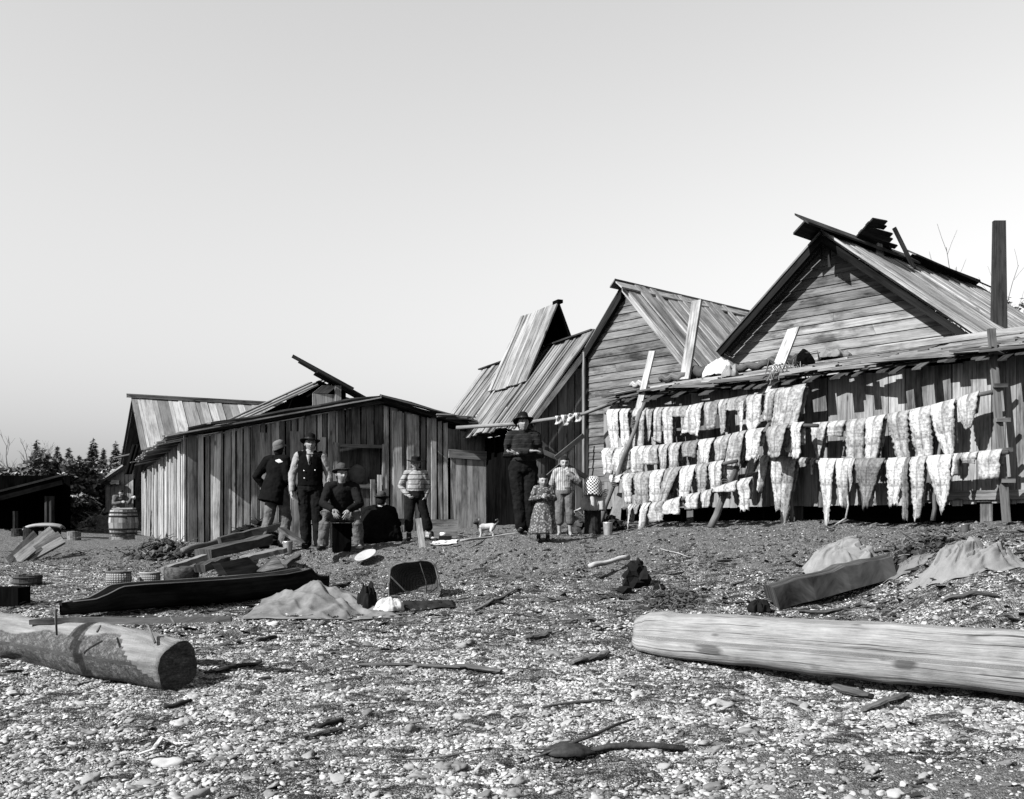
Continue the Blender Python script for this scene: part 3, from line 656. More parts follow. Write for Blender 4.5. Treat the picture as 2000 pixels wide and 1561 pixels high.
def dark_shed():
    D = 27.; root = empty('open_dark_shed', (-13.2, 28, 1.4), 'black open-fronted shed under the bushes at the far left', 'shed')
    m = MB(); e = W(-60, 978, D); r = W(124, 931, D); roof(m, e, e+V(-2.1, 4, -.1), r, r+V(-1.75, 4, -.1), .3, .05, .05, (.4, .6), .02); m.build('roof', 'old', root)
    m = MB(); b = GX(-60, D+3.5); m.board(V(b.x, b.y, 1.2), V(b.x, b.y, 3.0), V(3.0, 0, 0), V(0, .04, 0), .3); m.build('rear_wall', 'dark', root); m = MB(); m.board(V(b.x, b.y-3.4, 1.2), V(b.x, b.y-3.4, 2.4), V(1.35, 0, 0), V(0, .04, 0), .8)  # shed walls near black: the shade they stand in is painted on
    m.bar(W(-60, 985, D+.1), W(122, 938, D+.1), .1, .22, .6); m.build('wall', 'dark', root)
    for px in (101, 92, 30):
        m = MB(); p = GX(px, D+.3); m.tube([p-V(0,0,.2), V(p.x, p.y, 2.3 if px > 50 else 1.9)], .07, 7, .5); m.build('post', 'old', root)
dark_shed()
m = MB(); q = on(1946, (7.6, 16.2), (g_.x, g_.y)); p = W(1946, 640, 17.5)
m.board(W(1937, 700, 17.5), W(1942, 430, 17.5), V(.28, 0, 0), V(0, .08, 0), .6, V(.2, 0, 0)); m.build('tall_board_post', 'old', None, 'tall dark board standing upright behind the roof at the right edge of the picture', 'post')
# ladder at the lean-to's right end
m = MB(); root = empty('cleated_pole', tuple(FW(.12, 1.6, .5)), 'cleated climbing pole leaning on the lean-to at the far right', 'pole')
A = W(1966, 1020, 12.7); B = W(1936, 642, 12.9); m.bar(A, B, .09, .05, .4, V(0,1,0)); m.build('pole', 'plank', root)
for y in (690, 755, 822, 880, 940):
    m = MB(); c = A.lerp(B, (1020-y)/378.); m.bar(c+V(-.05, -.05, 0), c+V(.12, -.05, 0), .04, .05, .45); m.build('cleat', 'plank', root)
# ------------------------------------------------------------ fish racks and dried fish
FL_ = V(6.22, 13.1, 0); RA = FL_-h_*1.3                                     # foot line of the left rack, parallel to the houses' gables
def RK(px, py, lean): return WL(px, py, RA+h_*lean, g_)
def FK(px, py, o=.55): return WL(px, py, FL-h_*o, g_)
def pole(root, pts, r, tint=.8, name='pole'):
    m = MB(); m.tube(pts, r, 8, tint, jit=.08); return m.build(name, 'post', root, smooth=True)
def lashing(root, c, r, ax):
    m = MB(); pts = []
    for k in range(40): a = k*.9; pts.append(c+ax*(k/40-.5)*.16+V(math.cos(a), math.sin(a)*.6, math.sin(a)*.6)*r)
    m.tube(pts, .012, 5, .6); m.build('lashing', 'rope', root, smooth=True)
ROW = {
 'the left rack top pole': (RK, .84, [(1182,803),(1240,801),(1340,797),(1380,788),(1440,780),(1480,770),(1520,762),(1580,752)]),
 'the left rack second pole': (RK, .62, [(1172,879),(1235,876),(1290,872),(1340,866),(1400,858),(1450,845),(1500,838),(1560,828),(1598,828)]),
 'the left rack third pole': (RK, .40, [(1160,937),(1192,931),(1240,927),(1280,922),(1330,915),(1400,905),(1440,897)]),
 'the left rack lowest pole': (RK, .20, [(1218,990),(1260,986),(1300,982),(1340,970),(1380,962),(1425,946),(1462,935)]),
 'the right rack upper pole': (FK, .32, [(1545,834),(1600,829),(1680,822),(1720,815),(1790,802),(1850,788),(1910,768),(1940,762)]),
 'the right rack lower pole': (FK, .42, [(1430,888),(1500,893),(1560,897),(1600,899),(1700,900),(1780,897),(1870,890),(1970,880)])}
def ypole(row, x):
    P = ROW[row][2]; return float(np.interp(x, [p[0] for p in P], [p[1] for p in P]))
LR = empty('fish_drying_rack', tuple(RK(1280, 1040, .4)), 'leaning left drying rack of four poles lashed to stout sloping legs', 'drying rack')
RR = empty('fish_drying_rack', tuple(FK(1750, 1020, .6)), 'right drying rack of two long poles close against the lean-to wall', 'drying rack')
for k, (nm, (fn, ln, P)) in enumerate(ROW.items()):
    pole(LR if k < 4 else RR, [fn(x, y+3, ln) for x, y in P], .028, .7)
def leg(x0, y0, x1, y1, l0, l1, r=.055, root=LR, fn=RK):
    m = MB(); a = fn(x0, y0, l0); b = fn(x1, y1, l1); n = 9
    m.tube([a.lerp(b, i/n)+V(.012*math.sin(i*2.1), 0, .01*math.cos(i*1.7)) for i in range(n+1)], [r*(1.1-.5*i/n) for i in range(n+1)], 9, .8, jit=.06)
    m.build('leg', 'post', root, smooth=True)
leg(1160, 1047, 1262, 780, -.02, .86, .046); leg(1387, 1032, 1487, 800, .06, 1.0, .05); leg(1487, 860, 1530, 770, .8, 1.0, .03)
lashing(LR, RK(1183, 968, .2), .06, V(.2, .1, 1)); lashing(LR, RK(1203, 938, .32), .06, V(.2, .1, 1)); lashing(LR, RK(1415, 950, .3), .065, V(.2, .1, 1)); lashing(LR, RK(1240, 825, .7), .055, V(.2, .1, 1))
leg(1545, 1022, 1552, 826, .25, .25, .03, RR, FK); leg(1822, 1018, 1845, 786, .25, .25, .03, RR, FK)
m = MB(); m.bar(RK(1146, 939, .38), RK(1196, 935, .38), .05, .07, .8); m.build('cross_stub', 'post', LR)
# (top left, top right, bottom left, bottom right, bottom y, shape)
FISH = {
 'the left rack top pole': [(1188,1212,1194,1215,877,''),(1214,1231,1221,1234,876,''),(1239,1264,1240,1262,879,''),(1265,1280,1267,1277,860,'n'),(1281,1297,1281,1297,863,'t'),(1298,1319,1303,1317,870,''),(1319,1346,1319,1346,814,''),(1337,1345,1337,1341,850,'t'),(1345,1358,1340,1361,846,''),(1353,1374,1360,1372,851,'t'),(1378,1405,1383,1404,838,'t'),(1407,1423,1413,1422,848,'t'),(1424,1460,1425,1459,802,''),(1445,1459,1448,1457,847,'t'),(1463,1493,1461,1489,831,'f'),(1500,1520,1499,1510,822,''),(1521,1578,1500,1552,884,'b')],
 'the left rack second pole': [(1179,1201,1185,1200,926,''),(1205,1235,1198,1233,917,'f'),(1237,1261,1240,1259,922,''),(1262,1288,1263,1288,907,'t'),(1290,1309,1294,1305,920,'n'),(1311,1333,1314,1326,917,''),(1336,1366,1338,1362,892,'d'),(1367,1396,1370,1389,906,''),(1401,1428,1404,1419,900,'t'),(1431,1457,1416,1441,944,'b'),(1461,1493,1463,1481,896,''),(1501,1540,1506,1529,894,'t'),(1549,1570,1552,1568,894,'r')],
 'the left rack third pole': [(1192,1217,1193,1218,942,''),(1219,1240,1226,1240,981,'r'),(1242,1274,1250,1267,986,'r'),(1275,1300,1276,1290,980,''),(1303,1331,1288,1302,992,'t'),(1333,1361,1335,1346,980,'t'),(1362,1387,1368,1384,966,'r'),(1388,1413,1398,1409,958,'t')],
 'the left rack lowest pole': [(1229,1240,1230,1234,1037,'t'),(1241,1253,1243,1251,1003,''),(1257,1271,1256,1261,1039,'t'),(1276,1298,1274,1299,1018,'c'),(1302,1332,1300,1330,1003,'c'),(1342,1371,1344,1368,992,'c'),(1373,1393,1375,1391,990,'c'),(1399,1440,1401,1438,960,''),(1446,1470,1452,1468,996,'c')],
 'the right rack upper pole': [(1588,1618,1597,1606,897,'t'),(1622,1653,1622,1650,852,''),(1657,1693,1659,1692,900,'r'),(1695,1731,1695,1716,900,'n'),(1735,1776,1757,1781,899,'r'),(1778,1820,1796,1826,902,'rt'),(1820,1866,1850,1866,891,'t'),(1872,1913,1888,1902,838,'t')],
 'the right rack lower pole': [(1446,1463,1443,1449,921,'t'),(1468,1484,1463,1470,930,'t'),(1490,1506,1485,1491,960,'t'),(1508,1532,1520,1530,997,'t'),(1533,1560,1531,1541,1017,'f'),(1561,1583,1562,1581,913,''),(1585,1594,1586,1593,926,''),(1602,1635,1613,1626,1026,'l'),(1636,1661,1648,1657,990,'t'),(1661,1671,1664,1668,962,'t'),(1672,1729,1690,1700,992,'d'),(1735,1773,1738,1758,987,'r'),(1765,1779,1768,1777,1014,'d'),(1781,1811,1791,1802,1014,'t'),(1813,1861,1842,1850,1000,'rt'),(1863,1880,1868,1876,930,'c'),(1881,1912,1883,1909,905,''),(1915,1958,1915,1957,934,'r')]}
ORD = ['leftmost', 'second from the left', 'third from the left', 'fourth from the left', 'fifth from the left', 'sixth from the left', 'seventh from the left', 'eighth from the left', 'ninth from the left', 'tenth from the left', 'eleventh from the left', 'twelfth from the left', 'thirteenth from the left', 'fourteenth from the left', 'fifteenth from the left', 'sixteenth from the left', 'seventeenth from the left', 'eighteenth from the left']
def fish(row, i, f):
    fn, ln, _ = ROW[row]; x0, x1, x2, x3, yb, sh = f
    A = fn(x0, ypole(row, x0), ln); B = fn(x1, ypole(row, x1), ln)
    off = -.05 if 'b' not in sh else -.08
    C = fn(x2, yb, ln+off); D = fn(x3, yb, ln+off)
    w = (B-A).length; L = max((A-C).length, .1); sd = RN.random()*100; n_ = h_*-1
    tp = 1 if 't' in sh else 0
    nv = 8; nu = max(8, int(L/.035)); r = .04
    dark = .42 if 'd' in sh else RN.choice([1.1, 1.0, 1.15, .9, .75, .6])
    amp = .012 if 'c' not in sh else .05
    lenv = [RN.uniform(-.07, .05)*L*(1 if 't' not in sh else .4) for _ in range(nv+1)]; sl = RN.uniform(-.1, .1)*L; lenv = [q+sl*(j/nv-.5) for j, q in enumerate(lenv)]
    if 'f' in sh: lenv = [(.0 if abs(j-nv/2) > 2 else -.35*L*(1-abs(j-nv/2)/3)) for j in range(nv+1)]
    curl = RN.uniform(-1, 1)*.03; bow = RN.uniform(.5, 1.4)
    def P(u, v):
        # u 0..1 down the front
        e = u*u if tp else u
        ql = A.lerp(C, u); qr = B.lerp(D, u)
        if tp: m_ = ql.lerp(qr, .5); k = (1-u)**.35 if u < 1 else 0; wnow = (B-A)*(k*1.0)*.5; s0 = C.lerp(D, .5); mid = A.lerp(B, .5).lerp(s0, u**.9); wmin = (D-C)*.5; wv = wmin+((B-A)*.5-wmin)*(1-u**1.6); ql = mid-wv; qr = mid+wv
        p = ql.lerp(qr, v)
        ed = abs(v-.5)*2
        jag = (.014 if 'r' not in sh else .022)*math.copysign(1, v-.5)*(noise.noise(V(u*L*26, sd, v*4))+.5*math.sin(u*L*3.1416*2/.075+sd+2*noise.noise(V(u*5, sd, 1))))*(1 if ed > .9 else 0)
        p = p+(B-A).normalized()*(jag+.012*noise.noise(V(u*L*5, sd, 2)))
        p = p+n_*.034*math.sin(min(u*L/.03, 1)*1.57)+Z*(.034*max(0, 1-u*L/.04))
        p = p+n_*(bow*.028*(1-ed*ed)*min(1, u*4)+amp*noise.noise(V(u*L*7, v*w*9, sd))+curl*u*(v-.5)*4+.03*math.sin(min(u*L/.05, 1)*1.57))
        p.z += lenv[int(round(v*nv))]*u**6
        rib = .005*math.sin(u*L*3.1416*2/.034)
        return p+n_*rib*(1 if 'n' not in sh else .3)
    m = MB()
    m.sheet(P, nu, nv, .012, 1, L, w, (lambda u, v: dark*(1-.35*(noise.noise(V(u*L*3, v*3, sd+5)) > .25))))
    # flap hanging behind the pole
    bl = L*RN.uniform(.45, .8) if 'b' not in sh else .4
    def Q(u, v):
        p = A.lerp(B, v)+(C-A).lerp(D-B, v)*(u*bl/L)*V(1, 1, 1).x
        k = 1 if u > .02 else 0
        return p-n_*(.04*math.sin(min(u*bl/.05, 1)*1.57))+n_*(.03*math.sin(min(u*bl/.05, 1)*1.57)*0)+(B-A)*.08*u*math.sin(sd)+n_*.01*noise.noise(V(u*6, v*4, sd))+V(0, 0, .034*max(0, 1-u*bl/.04))
    m.sheet(Q, max(4, nu//2), nv, -.012, 1, bl, w, (lambda u, v: dark*.8))
    if 'l' in sh:                                          # thin strip looping back up to the pole
        e = C.lerp(D, .6); pts = [e, e+V(.03, 0, -.03), fn(1652, 1012, ln), fn(1657, 985, ln), fn(1653, 950, ln), fn(1650, 905, ln)]
        m.tube(pts, [.02, .016, .015, .012, .02, .03], 6, dark, flat=.5)
    kind = 'broad' if (x1-x0) > 34 else ('narrow' if (x1-x0) < 17 else 'split')
    extra = 'tapering ' if tp else ('fork-tailed ' if 'f' in sh else ('ribbed ' if 'r' in sh else ('crumpled ' if 'c' in sh else '')))
    if 'd' in sh: kind = 'darker'
    lab = kind+' '+extra+'dried fish, '+ORD[i].replace('from the left', 'from left')+' on '+row
    o = m.build('dried_fish', 'fish', None, lab, 'dried fish', 'split fish drying on the racks', smooth=True, loc=A.lerp(B, .5))
    o.data.polygons.foreach_set('use_smooth', [True]*len(o.data.polygons))
for row, L in FISH.items():
    for i, f in enumerate(L): fish(row, i, f)
# pole between shed and lean-to with scraps
m = MB(); cp = [W(892, 835, 18.9), W(1010, 828, 18.4), W(1090, 816, 18.0), W(1140, 808, 17.9), W(1200, 785, 17.7)]
m.tube(cp, [.035, .035, .03, .03, .04], 8, 1.2); m.build('clothes_pole', 'post', None, 'long thin pole spanning from the shed roof to the lean-to with four scraps on it', 'pole', smooth=True)
for k, (x, y, h) in enumerate(((1090, 815, 16), (1103, 813, 20), (1115, 811, 16), (1128, 809, 17))):
    m = MB(); c = W(x, y, 17.9); s = RN.random()*9
    m.sheet(lambda u, v: c+V((v-.5)*.1+.02*math.sin(u*4+s), -.05-.02*math.sin(u*6+v*4+s), .02-u*h/112), 6, 4, .012, 1.2, .15, .1)
    m.build('fish_scrap', 'fish', None, ('leftmost','second','third','rightmost')[k]+' of the pale scraps hung on the thin pole above the children', 'fish scrap', 'scraps on the thin pole', smooth=True, loc=c)
# ------------------------------------------------------------ boards leaning on the racks and roofs
def lboard(a, b, w, t, tint, label, name='leaning_board', mat='roof', wv=None):
    m = MB(); d = (b-a).normalized(); x = wv or V(1, 0, 0); x = (x-d*x.dot(d)).normalized(); y = d.cross(x).normalized()
    n = 6
    for i in range(1):
        m.board(a-x*w/2, b-x*w/2, x*w, y*t, tint)
    return m.build(name, mat, None, label, 'board', loc=a)
lboard(RK(1243, 812, .92), RK(1273, 685, 1.15), .13, .03, 1.15, 'slim pale board rising slantwise above the left end of the fish racks', wv=g_)
lboard(WL(1500, 765, FL-h_*.5, g_), WL(1549, 640, FL+h_*.5, g_), .2, .035, 1.25, 'pale tapered board standing on the lean-to eave before the big gable', wv=g_)
lboard(WL(1336, 740, FL+h_*.7, g_), WL(1360, 586, FL+h_*1.0, g_), .2, .05, 1.1, 'broad pale board propped upright against the clapboard house roof', wv=g_)
# ------------------------------------------------------------ things lying on the lean-to roof
def rF(px, py_, s): p = WL(px, 700, FL+h_*s, g_); t = (FL-V(p.x, p.y, 0)).dot(g_); q = rpF(t, s, .12); return q
def roll(px0, px1, s, r, mat, tint, label, name, cat, dz=0, jit=.1, sm=True):
    a = rF(px0, 0, s)+V(0,0,r+dz); b = rF(px1, 0, s)+V(0,0,r+dz); m = MB(); n = 8
    m.tube([a.lerp(b, i/n)+V(0, 0, .03*math.sin(i*1.9)) for i in range(n+1)], [r*(.7+.3*math.sin(math.pi*(i+.6)/(n+1.2))) for i in range(n+1)], 12, tint, jit=jit)
    m.build(name, mat, None, label, cat, smooth=sm, loc=a)
roll(1338, 1384, .9, .1, 'canvas', .6, 'thick dark roll of cloth on the left part of the lean-to roof', 'cloth_roll', 'cloth roll')
roll(1290, 1340, .75, .07, 'post', .6, 'short dark log end next to the cloth roll on the lean-to roof', 'roof_log', 'log')
roll(1425, 1500, 1.5, .07, 'old', 1.2, 'dark knobbly log lying behind the white cloth on the lean-to roof', 'roof_log', 'log', jit=.2)
roll(1500, 1566, 1.9, .08, 'old', 1.0, 'stubby dark log beside the pale tapered board on the lean-to roof', 'roof_log', 'log', jit=.15)
roll(1232, 1266, .3, .05, 'post', 1.8, 'short pale log with a bright cut end at the left tip of the lean-to roof', 'roof_log', 'log')
def heap(c, rx, ry, rz, mat, tint, label, name, cat, n=7, seed=1, amp=.35):
    m = MB()
    def P(u, v):
        a = v*2*math.pi; r = math.sin(u*math.pi*.5)**.8
        k = 1+amp*noise.noise(V(math.cos(a)*1.6, math.sin(a)*1.6, seed))+amp*.5*noise.noise(V(math.cos(a)*5, math.sin(a)*5, seed+u*2))
        z = (1-u**1.7)*(1+.5*noise.noise(V(math.cos(a)*r*3, math.sin(a)*r*3, seed+9)))+.10*noise.noise(V(math.cos(a)*r*9, math.sin(a)*r*9, seed+4))+.07*math.sin(a*5+u*9+seed)*u*(1-u)*4
        return Vector(c)+V(math.cos(a)*r*rx*k, math.sin(a)*r*ry*k, max(z, 0)*rz)
    m.sheet(P, 26, 60, .008, tint, rx, rx)
    return m.build(name, mat, None, label, cat, smooth=True, loc=c)
heap(rF(1405, 0, .9)-V(0,0,.02), .26, .3, .26, 'white_cloth', 1, 'crumpled white cloth bundle on the left part of the lean-to roof', 'cloth_bundle', 'cloth', seed=3)
heap(rF(1425, 0, .1)-V(0,0,.03), .14, .18, .18, 'linen', 1.1, 'small folded cloth hanging at the lean-to eave beneath the white bundle', 'cloth_bundle', 'cloth', seed=8)
heap(rF(1628, 0, 1.9)-V(0,0,.0), .3, .2, .14, 'linen', .9, 'tangled pale rope or netting heap on the lean-to roof below the big gable', 'net_heap', 'net', seed=5, amp=.6)
m = MB(); c = rF(1540, 0, -.1)
for k in range(70):
    a = RN.uniform(0, 6.28); p = c+V(RN.uniform(-.25, .25), RN.uniform(-.2, .1), RN.uniform(-.08, .1)); m.tube([p, p+V(math.cos(a)*.1, -.03, RN.uniform(-.12, .05)), p+V(math.cos(a)*.16, -.05, RN.uniform(-.22, -.05))], .006, 4, RN.uniform(.7, 1.6))
m.build('frayed_rope', 'rope', None, 'frayed bundle of rope strands at the lean-to eave beside the tapered board', 'rope', loc=c)
m = MB(); c = rF(1556, 0, .7); m.lathe([(.0, 0), (.12, 0), (.15, .22), (.155, .24), (.14, .235), (.11, .02), (0, .02)], 18, c, .6, Matrix.Rotation(.9, 4, 'Y')); m.tube([c+V(.1,-.1,.18), c+V(.25,-.25,.2), c+V(.3,-.2,.05)], .015, 6, 3)
m.build('old_bucket', 'old', None, 'dark bucket tipped on its side on the lean-to roof', 'bucket', smooth=True, loc=c)

# ------------------------------------------------------------ foreground logs
def biglog(pts, rad, n, tf, seed, rough=.02, flat=1, endcut=None, sq=0.0):
    m = MB(); pts = [Vector(p) for p in pts]; N = 90; L = sum((pts[i+1]-pts[i]).length for i in range(len(pts)-1)); rows = []
    cum = [0]
    for i in range(len(pts)-1): cum.append(cum[-1]+(pts[i+1]-pts[i]).length)
    def at(s):
        i = max(j for j in range(len(cum)) if cum[j] <= s+1e-9); i = min(i, len(pts)-2); f = (s-cum[i])/(cum[i+1]-cum[i])
        return pts[i].lerp(pts[i+1], f), rad[i]+(rad[i+1]-rad[i])*f
    d = (pts[-1]-pts[0]).normalized(); x = d.cross(Z).normalized(); y = x.cross(d).normalized()
    for i in range(N+1):
        s = L*i/N; c, r = at(s)
        for j in range(n):
            a = 2*math.pi*j/n; ca, sa = math.cos(a), math.sin(a)
            if sq: e = (abs(ca)**(2+sq*4)+abs(sa)**(2+sq*4))**(-1/(2+sq*4)); rr = r*(1-sq)+r*e*sq
            else: rr = r
            rr *= 1+rough/r*(noise.noise(V(s*1.3, ca*1.2, sa*1.2+seed))*1.3+.5*noise.noise(V(s*5, ca*3, sa*3+seed)))
            if endcut: rr *= endcut(s, L, a)
            m.v.append(c+x*ca*rr+y*sa*rr*flat); m.c.append((s, a*rad[0], seed)); m.t.append(tf(s, a, L))
    for i in range(N):
        for j in range(n): k = (j+1) % n; m.f.append([i*n+j, i*n+k, (i+1)*n+k, (i+1)*n+j])
    for e in (0, N):                                       # end faces with rings of their own
        b = len(m.v); c, r = at(L*e/N); m.v.append(c+d*(.012 if e else -.012)); m.c.append((0, 0, seed)); m.t.append(tf(-1, 0, L))
        for q in (.35, .7, .97):
            for j in range(n): p = m.v[e*n+j]; m.v.append(c.lerp(p, q)+d*(.008*noise.noise(V(j*.5, q*5, 1)))); m.c.append(((p-c).dot(x)*q*.5, (p-c).dot(y)*q, seed)); m.t.append(tf(-1, 0, L))
        for j in range(n):
            k = (j+1) % n; m.f.append([b, b+1+j, b+1+k])
            for q in (0, 1): m.f.append([b+1+q*n+j, b+1+(q+1)*n+j, b+1+(q+1)*n+k, b+1+q*n+k])
            m.f.append([b+1+2*n+j, e*n+j, e*n+k, b+1+2*n+k])
    return m
def barkmat():
    k = NT('peeling_bark_log', .85, .15); wc = k.attr('wc', True); t = k.attr('tint'); sx = k.n('ShaderNodeSeparateXYZ'); k.put(sx.inputs[0], wc)
    n1 = k.noise(wc, 14, 6, .8); n2 = k.noise(wc, 70, 4, .75); pale = k.ramp(k.noise(k.sc(wc, 2, 20, 1), 1, 5, .7), [(.3, .06), (.7, .16)])
    bark = k.ramp(k.M('ADD', k.M('MULTIPLY', n1, .6), k.M('MULTIPLY', n2, .4)), [(.40, .008), (.52, .045), (.62, .12)])
    f = k.ramp(k.M('ADD', t, k.M('MULTIPLY', k.M('SUBTRACT', k.noise(wc, 4, 5, .7), .5), .35)), [(.46, 0), (.54, 1)])
    v = k.mix(f, bark, pale); v = k.M('MULTIPLY', v, k.ramp(t, [(-.0, .12), (.06, .2), (.12, 1)]))
    return k.col(v).bump(k.M('ADD', k.M('MULTIPLY', n1, .8), k.M('MULTIPLY', n2, .5)), .9, .02).m
MT['bark'] = barkmat()
def tf(s, a, L):
    if s < 0: return .1
    if abs(s-(L-.95)+.1*math.sin(a)) < .07: return .03
    if s > L-.36*max(0, .42+math.sin(a+.35)) : return .9
    v_ = math.sin(a)-.62-.12*math.sin(s*2.1)-.1*math.sin(s*7); return max(.2, min(.9, .5+v_*1.2))
p1 = W(345, 1294, 8.55); p0 = p1+V(-2.05, 1.15, .10)
m = biglog([p0+V(-1.8, 1.0, .03), p0, p1], [.2, .21, .235], 40, tf, 3, .03, 1, lambda s, L, a: 1-.30*max(0, (s-(L-.3))/.3)**1.3*max(0, math.sin(a+.7)))
m.build('bark_log', 'bark', None, 'round log at the lower left, half stripped of bark, its dark sawn end facing right', 'log', smooth=True, loc=p1)
def logmat():
    k = NT('bleached_log', .85, .2); wc = k.attr('wc', True)
    g1 = k.noise(k.sc(wc, .6, 26, 1), 1, 7, .75); bl = k.noise(k.sc(wc, 2.2, 6, 1), 1, 5, .7); cr = k.noise(k.sc(wc, .35, 38, 1), 1, 4, .7)
    fg = k.noise(k.sc(wc, 5, 160, 1), 1, 3, .6); v = k.ramp(k.M('ADD', k.M('MULTIPLY', g1, .4), k.M('ADD', k.M('MULTIPLY', bl, .3), k.M('MULTIPLY', fg, .3))), [(.36, .05), (.5, .12), (.62, .185)])
    v = k.M('MULTIPLY', v, k.ramp(cr, [(.39, .2), (.43, 1)]))
    v = k.M('MULTIPLY', v, k.ramp(k.noise(k.sc(wc, 1.5, 5, 1), 1, 3, .5), [(.33, .35), (.38, 1)]))
    kn = k.vor(k.sc(wc, 1.3, 4, 1), 1); v = k.M('MULTIPLY', v, k.ramp(kn, [(.04, .2), (.09, 1)])); v = k.M('MULTIPLY', v, k.attr('tint'))
    return k.col(v).bump(k.M('ADD', g1, cr), .8, .012).m
MT['log'] = logmat()
lp = [W(1246, 1236, 10.1), W(1600, 1262, 9.05), W(1955, 1290, 8.35), W(2300, 1322, 7.8)]
def endr(s, L, a):
    e = 1
    if s < .35: e = .62+.38*(s/.35)**.5+(.10*max(0, math.sin(a)) if s > .1 else -.05*math.sin(a*3))
    return e
def tf2(s, a, L):
    if s < 0: return .9
    st = math.exp(-((s-3.15)/.28)**2-((a-2.9)/.4)**2)
    return 1-.8*(st > .5)
m = biglog(lp, [.215, .235, .265, .28], 44, tf2, 11, .022, 1, endr, .8)
m.build('bleached_log', 'log', None, 'long bleached squared log lying across the lower right of the beach', 'log', smooth=True, loc=lp[0])
# splintered plank on the left log
def plank_rough(a, b, w, t, mat, label, name, tint=.8, pt=0, cat='plank', seg=14, up=None, taper0=1, group=None):
    a = Vector(a); b = Vector(b); d = (b-a).normalized(); up = up or Z; x = d.cross(up).normalized(); y = x.cross(d).normalized(); m = MB(); sd = RN.random()*50
    def cs(u, k):
        ww = w*(1-pt*max(0, (u-.65)/.35))*(taper0+(1-taper0)*min(1, u*5)); ww *= 1+.18*noise.noise(V(u*5, sd, k)); return ww
    n = len(m.v)
    for i in range(seg+1):
        u = i/seg; c = a.lerp(b, u)+y*.012*noise.noise(V(u*3, sd, 0)); hw = cs(u, 1)/2; th = t*(1+.2*noise.noise(V(u*6, sd, 3)))
        for px_, pz_ in ((-1, 0), (-1, 1), (-.3, 1.06), (.4, 1.03), (1, 1), (1, 0)):
            m.v.append(c+x*px_*hw*(1+.06*noise.noise(V(u*9, px_, sd)))+y*(pz_*th)); m.c.append((u*(b-a).length+sd, px_*hw+pz_*.02, sd)); m.t.append(tint)
    for i in range(seg):
        for j in range(6): k = (j+1) % 6; m.f.append([i*6+j, i*6+k, (i+1)*6+k, (i+1)*6+j])
    m.f.append(list(range(6))[::-1]); m.f.append([seg*6+j for j in range(6)])
    return m.build(name, mat, None, label, cat, group, loc=a)
plank_rough(W(72, 1218, 9.35), W(452, 1214, 8.75), .2, .045, 'old', 'splintered dark plank resting across the top of the left log', 'split_plank', 1.1, .9)
for k, (x, y, x2, y2) in enumerate(((289, 1221, 303, 1255), (111, 1240, 108, 1190), (333, 1205, 342, 1219), (196, 1222, 190, 1233))):
    m = MB(); m.tube([W(x, y, 8.62), W(x2, y2, 8.5)], [.008, .012], 6, .6)
    m.build('wooden_peg', 'post', None, ('thin peg standing in the left log near its sawn end', 'thin dark spike crossing the left tip of the splintered plank', 'tiny peg on the right half of the splintered plank', 'tiny peg under the middle of the splintered plank')[k], 'peg', smooth=True, loc=W(x, y, 8.6))

def rubble(c, rx, ry, rz, n, size, label, name, cat, tint=1, seed=1, twigs=30, mat='soil'):
    rng = random.Random(seed); m = MB(); c = Vector(c)
    for k in range(n):
        r = math.sqrt(rng.random()); a = rng.uniform(0, 6.28); x, y = math.cos(a)*r*rx, math.sin(a)*r*ry; z = rz*(1-r*r)*rng.uniform(.3, 1.05); s = size*rng.uniform(.4, 1.6)
        p = c+V(x, y, 0); p.z = gz(p.x, p.y)+z; m.blob(p, (s, s*rng.uniform(.6, 1), s*rng.uniform(.4, .9)), .7, 1, tint*rng.uniform(.3, 1.8), k, 2.2, Matrix.Rotation(rng.uniform(0, 6), 3, 'Z'))
    for k in range(twigs):
        r = math.sqrt(rng.random()); a = rng.uniform(0, 6.28); p = c+V(math.cos(a)*r*rx, math.sin(a)*r*ry, 0); p.z = gz(p.x, p.y)+rz*(1-r*r)+.02; d = V(rng.uniform(-1, 1), rng.uniform(-1, 1), rng.uniform(-.3, .6)).normalized()*size*rng.uniform(2, 5)
        m.tube([p, p+d*.5+V(0,0,.01), p+d], [.008, .007, .004], 5, tint*rng.uniform(1, 4))
    return m.build(name, mat, None, label, cat, loc=c)
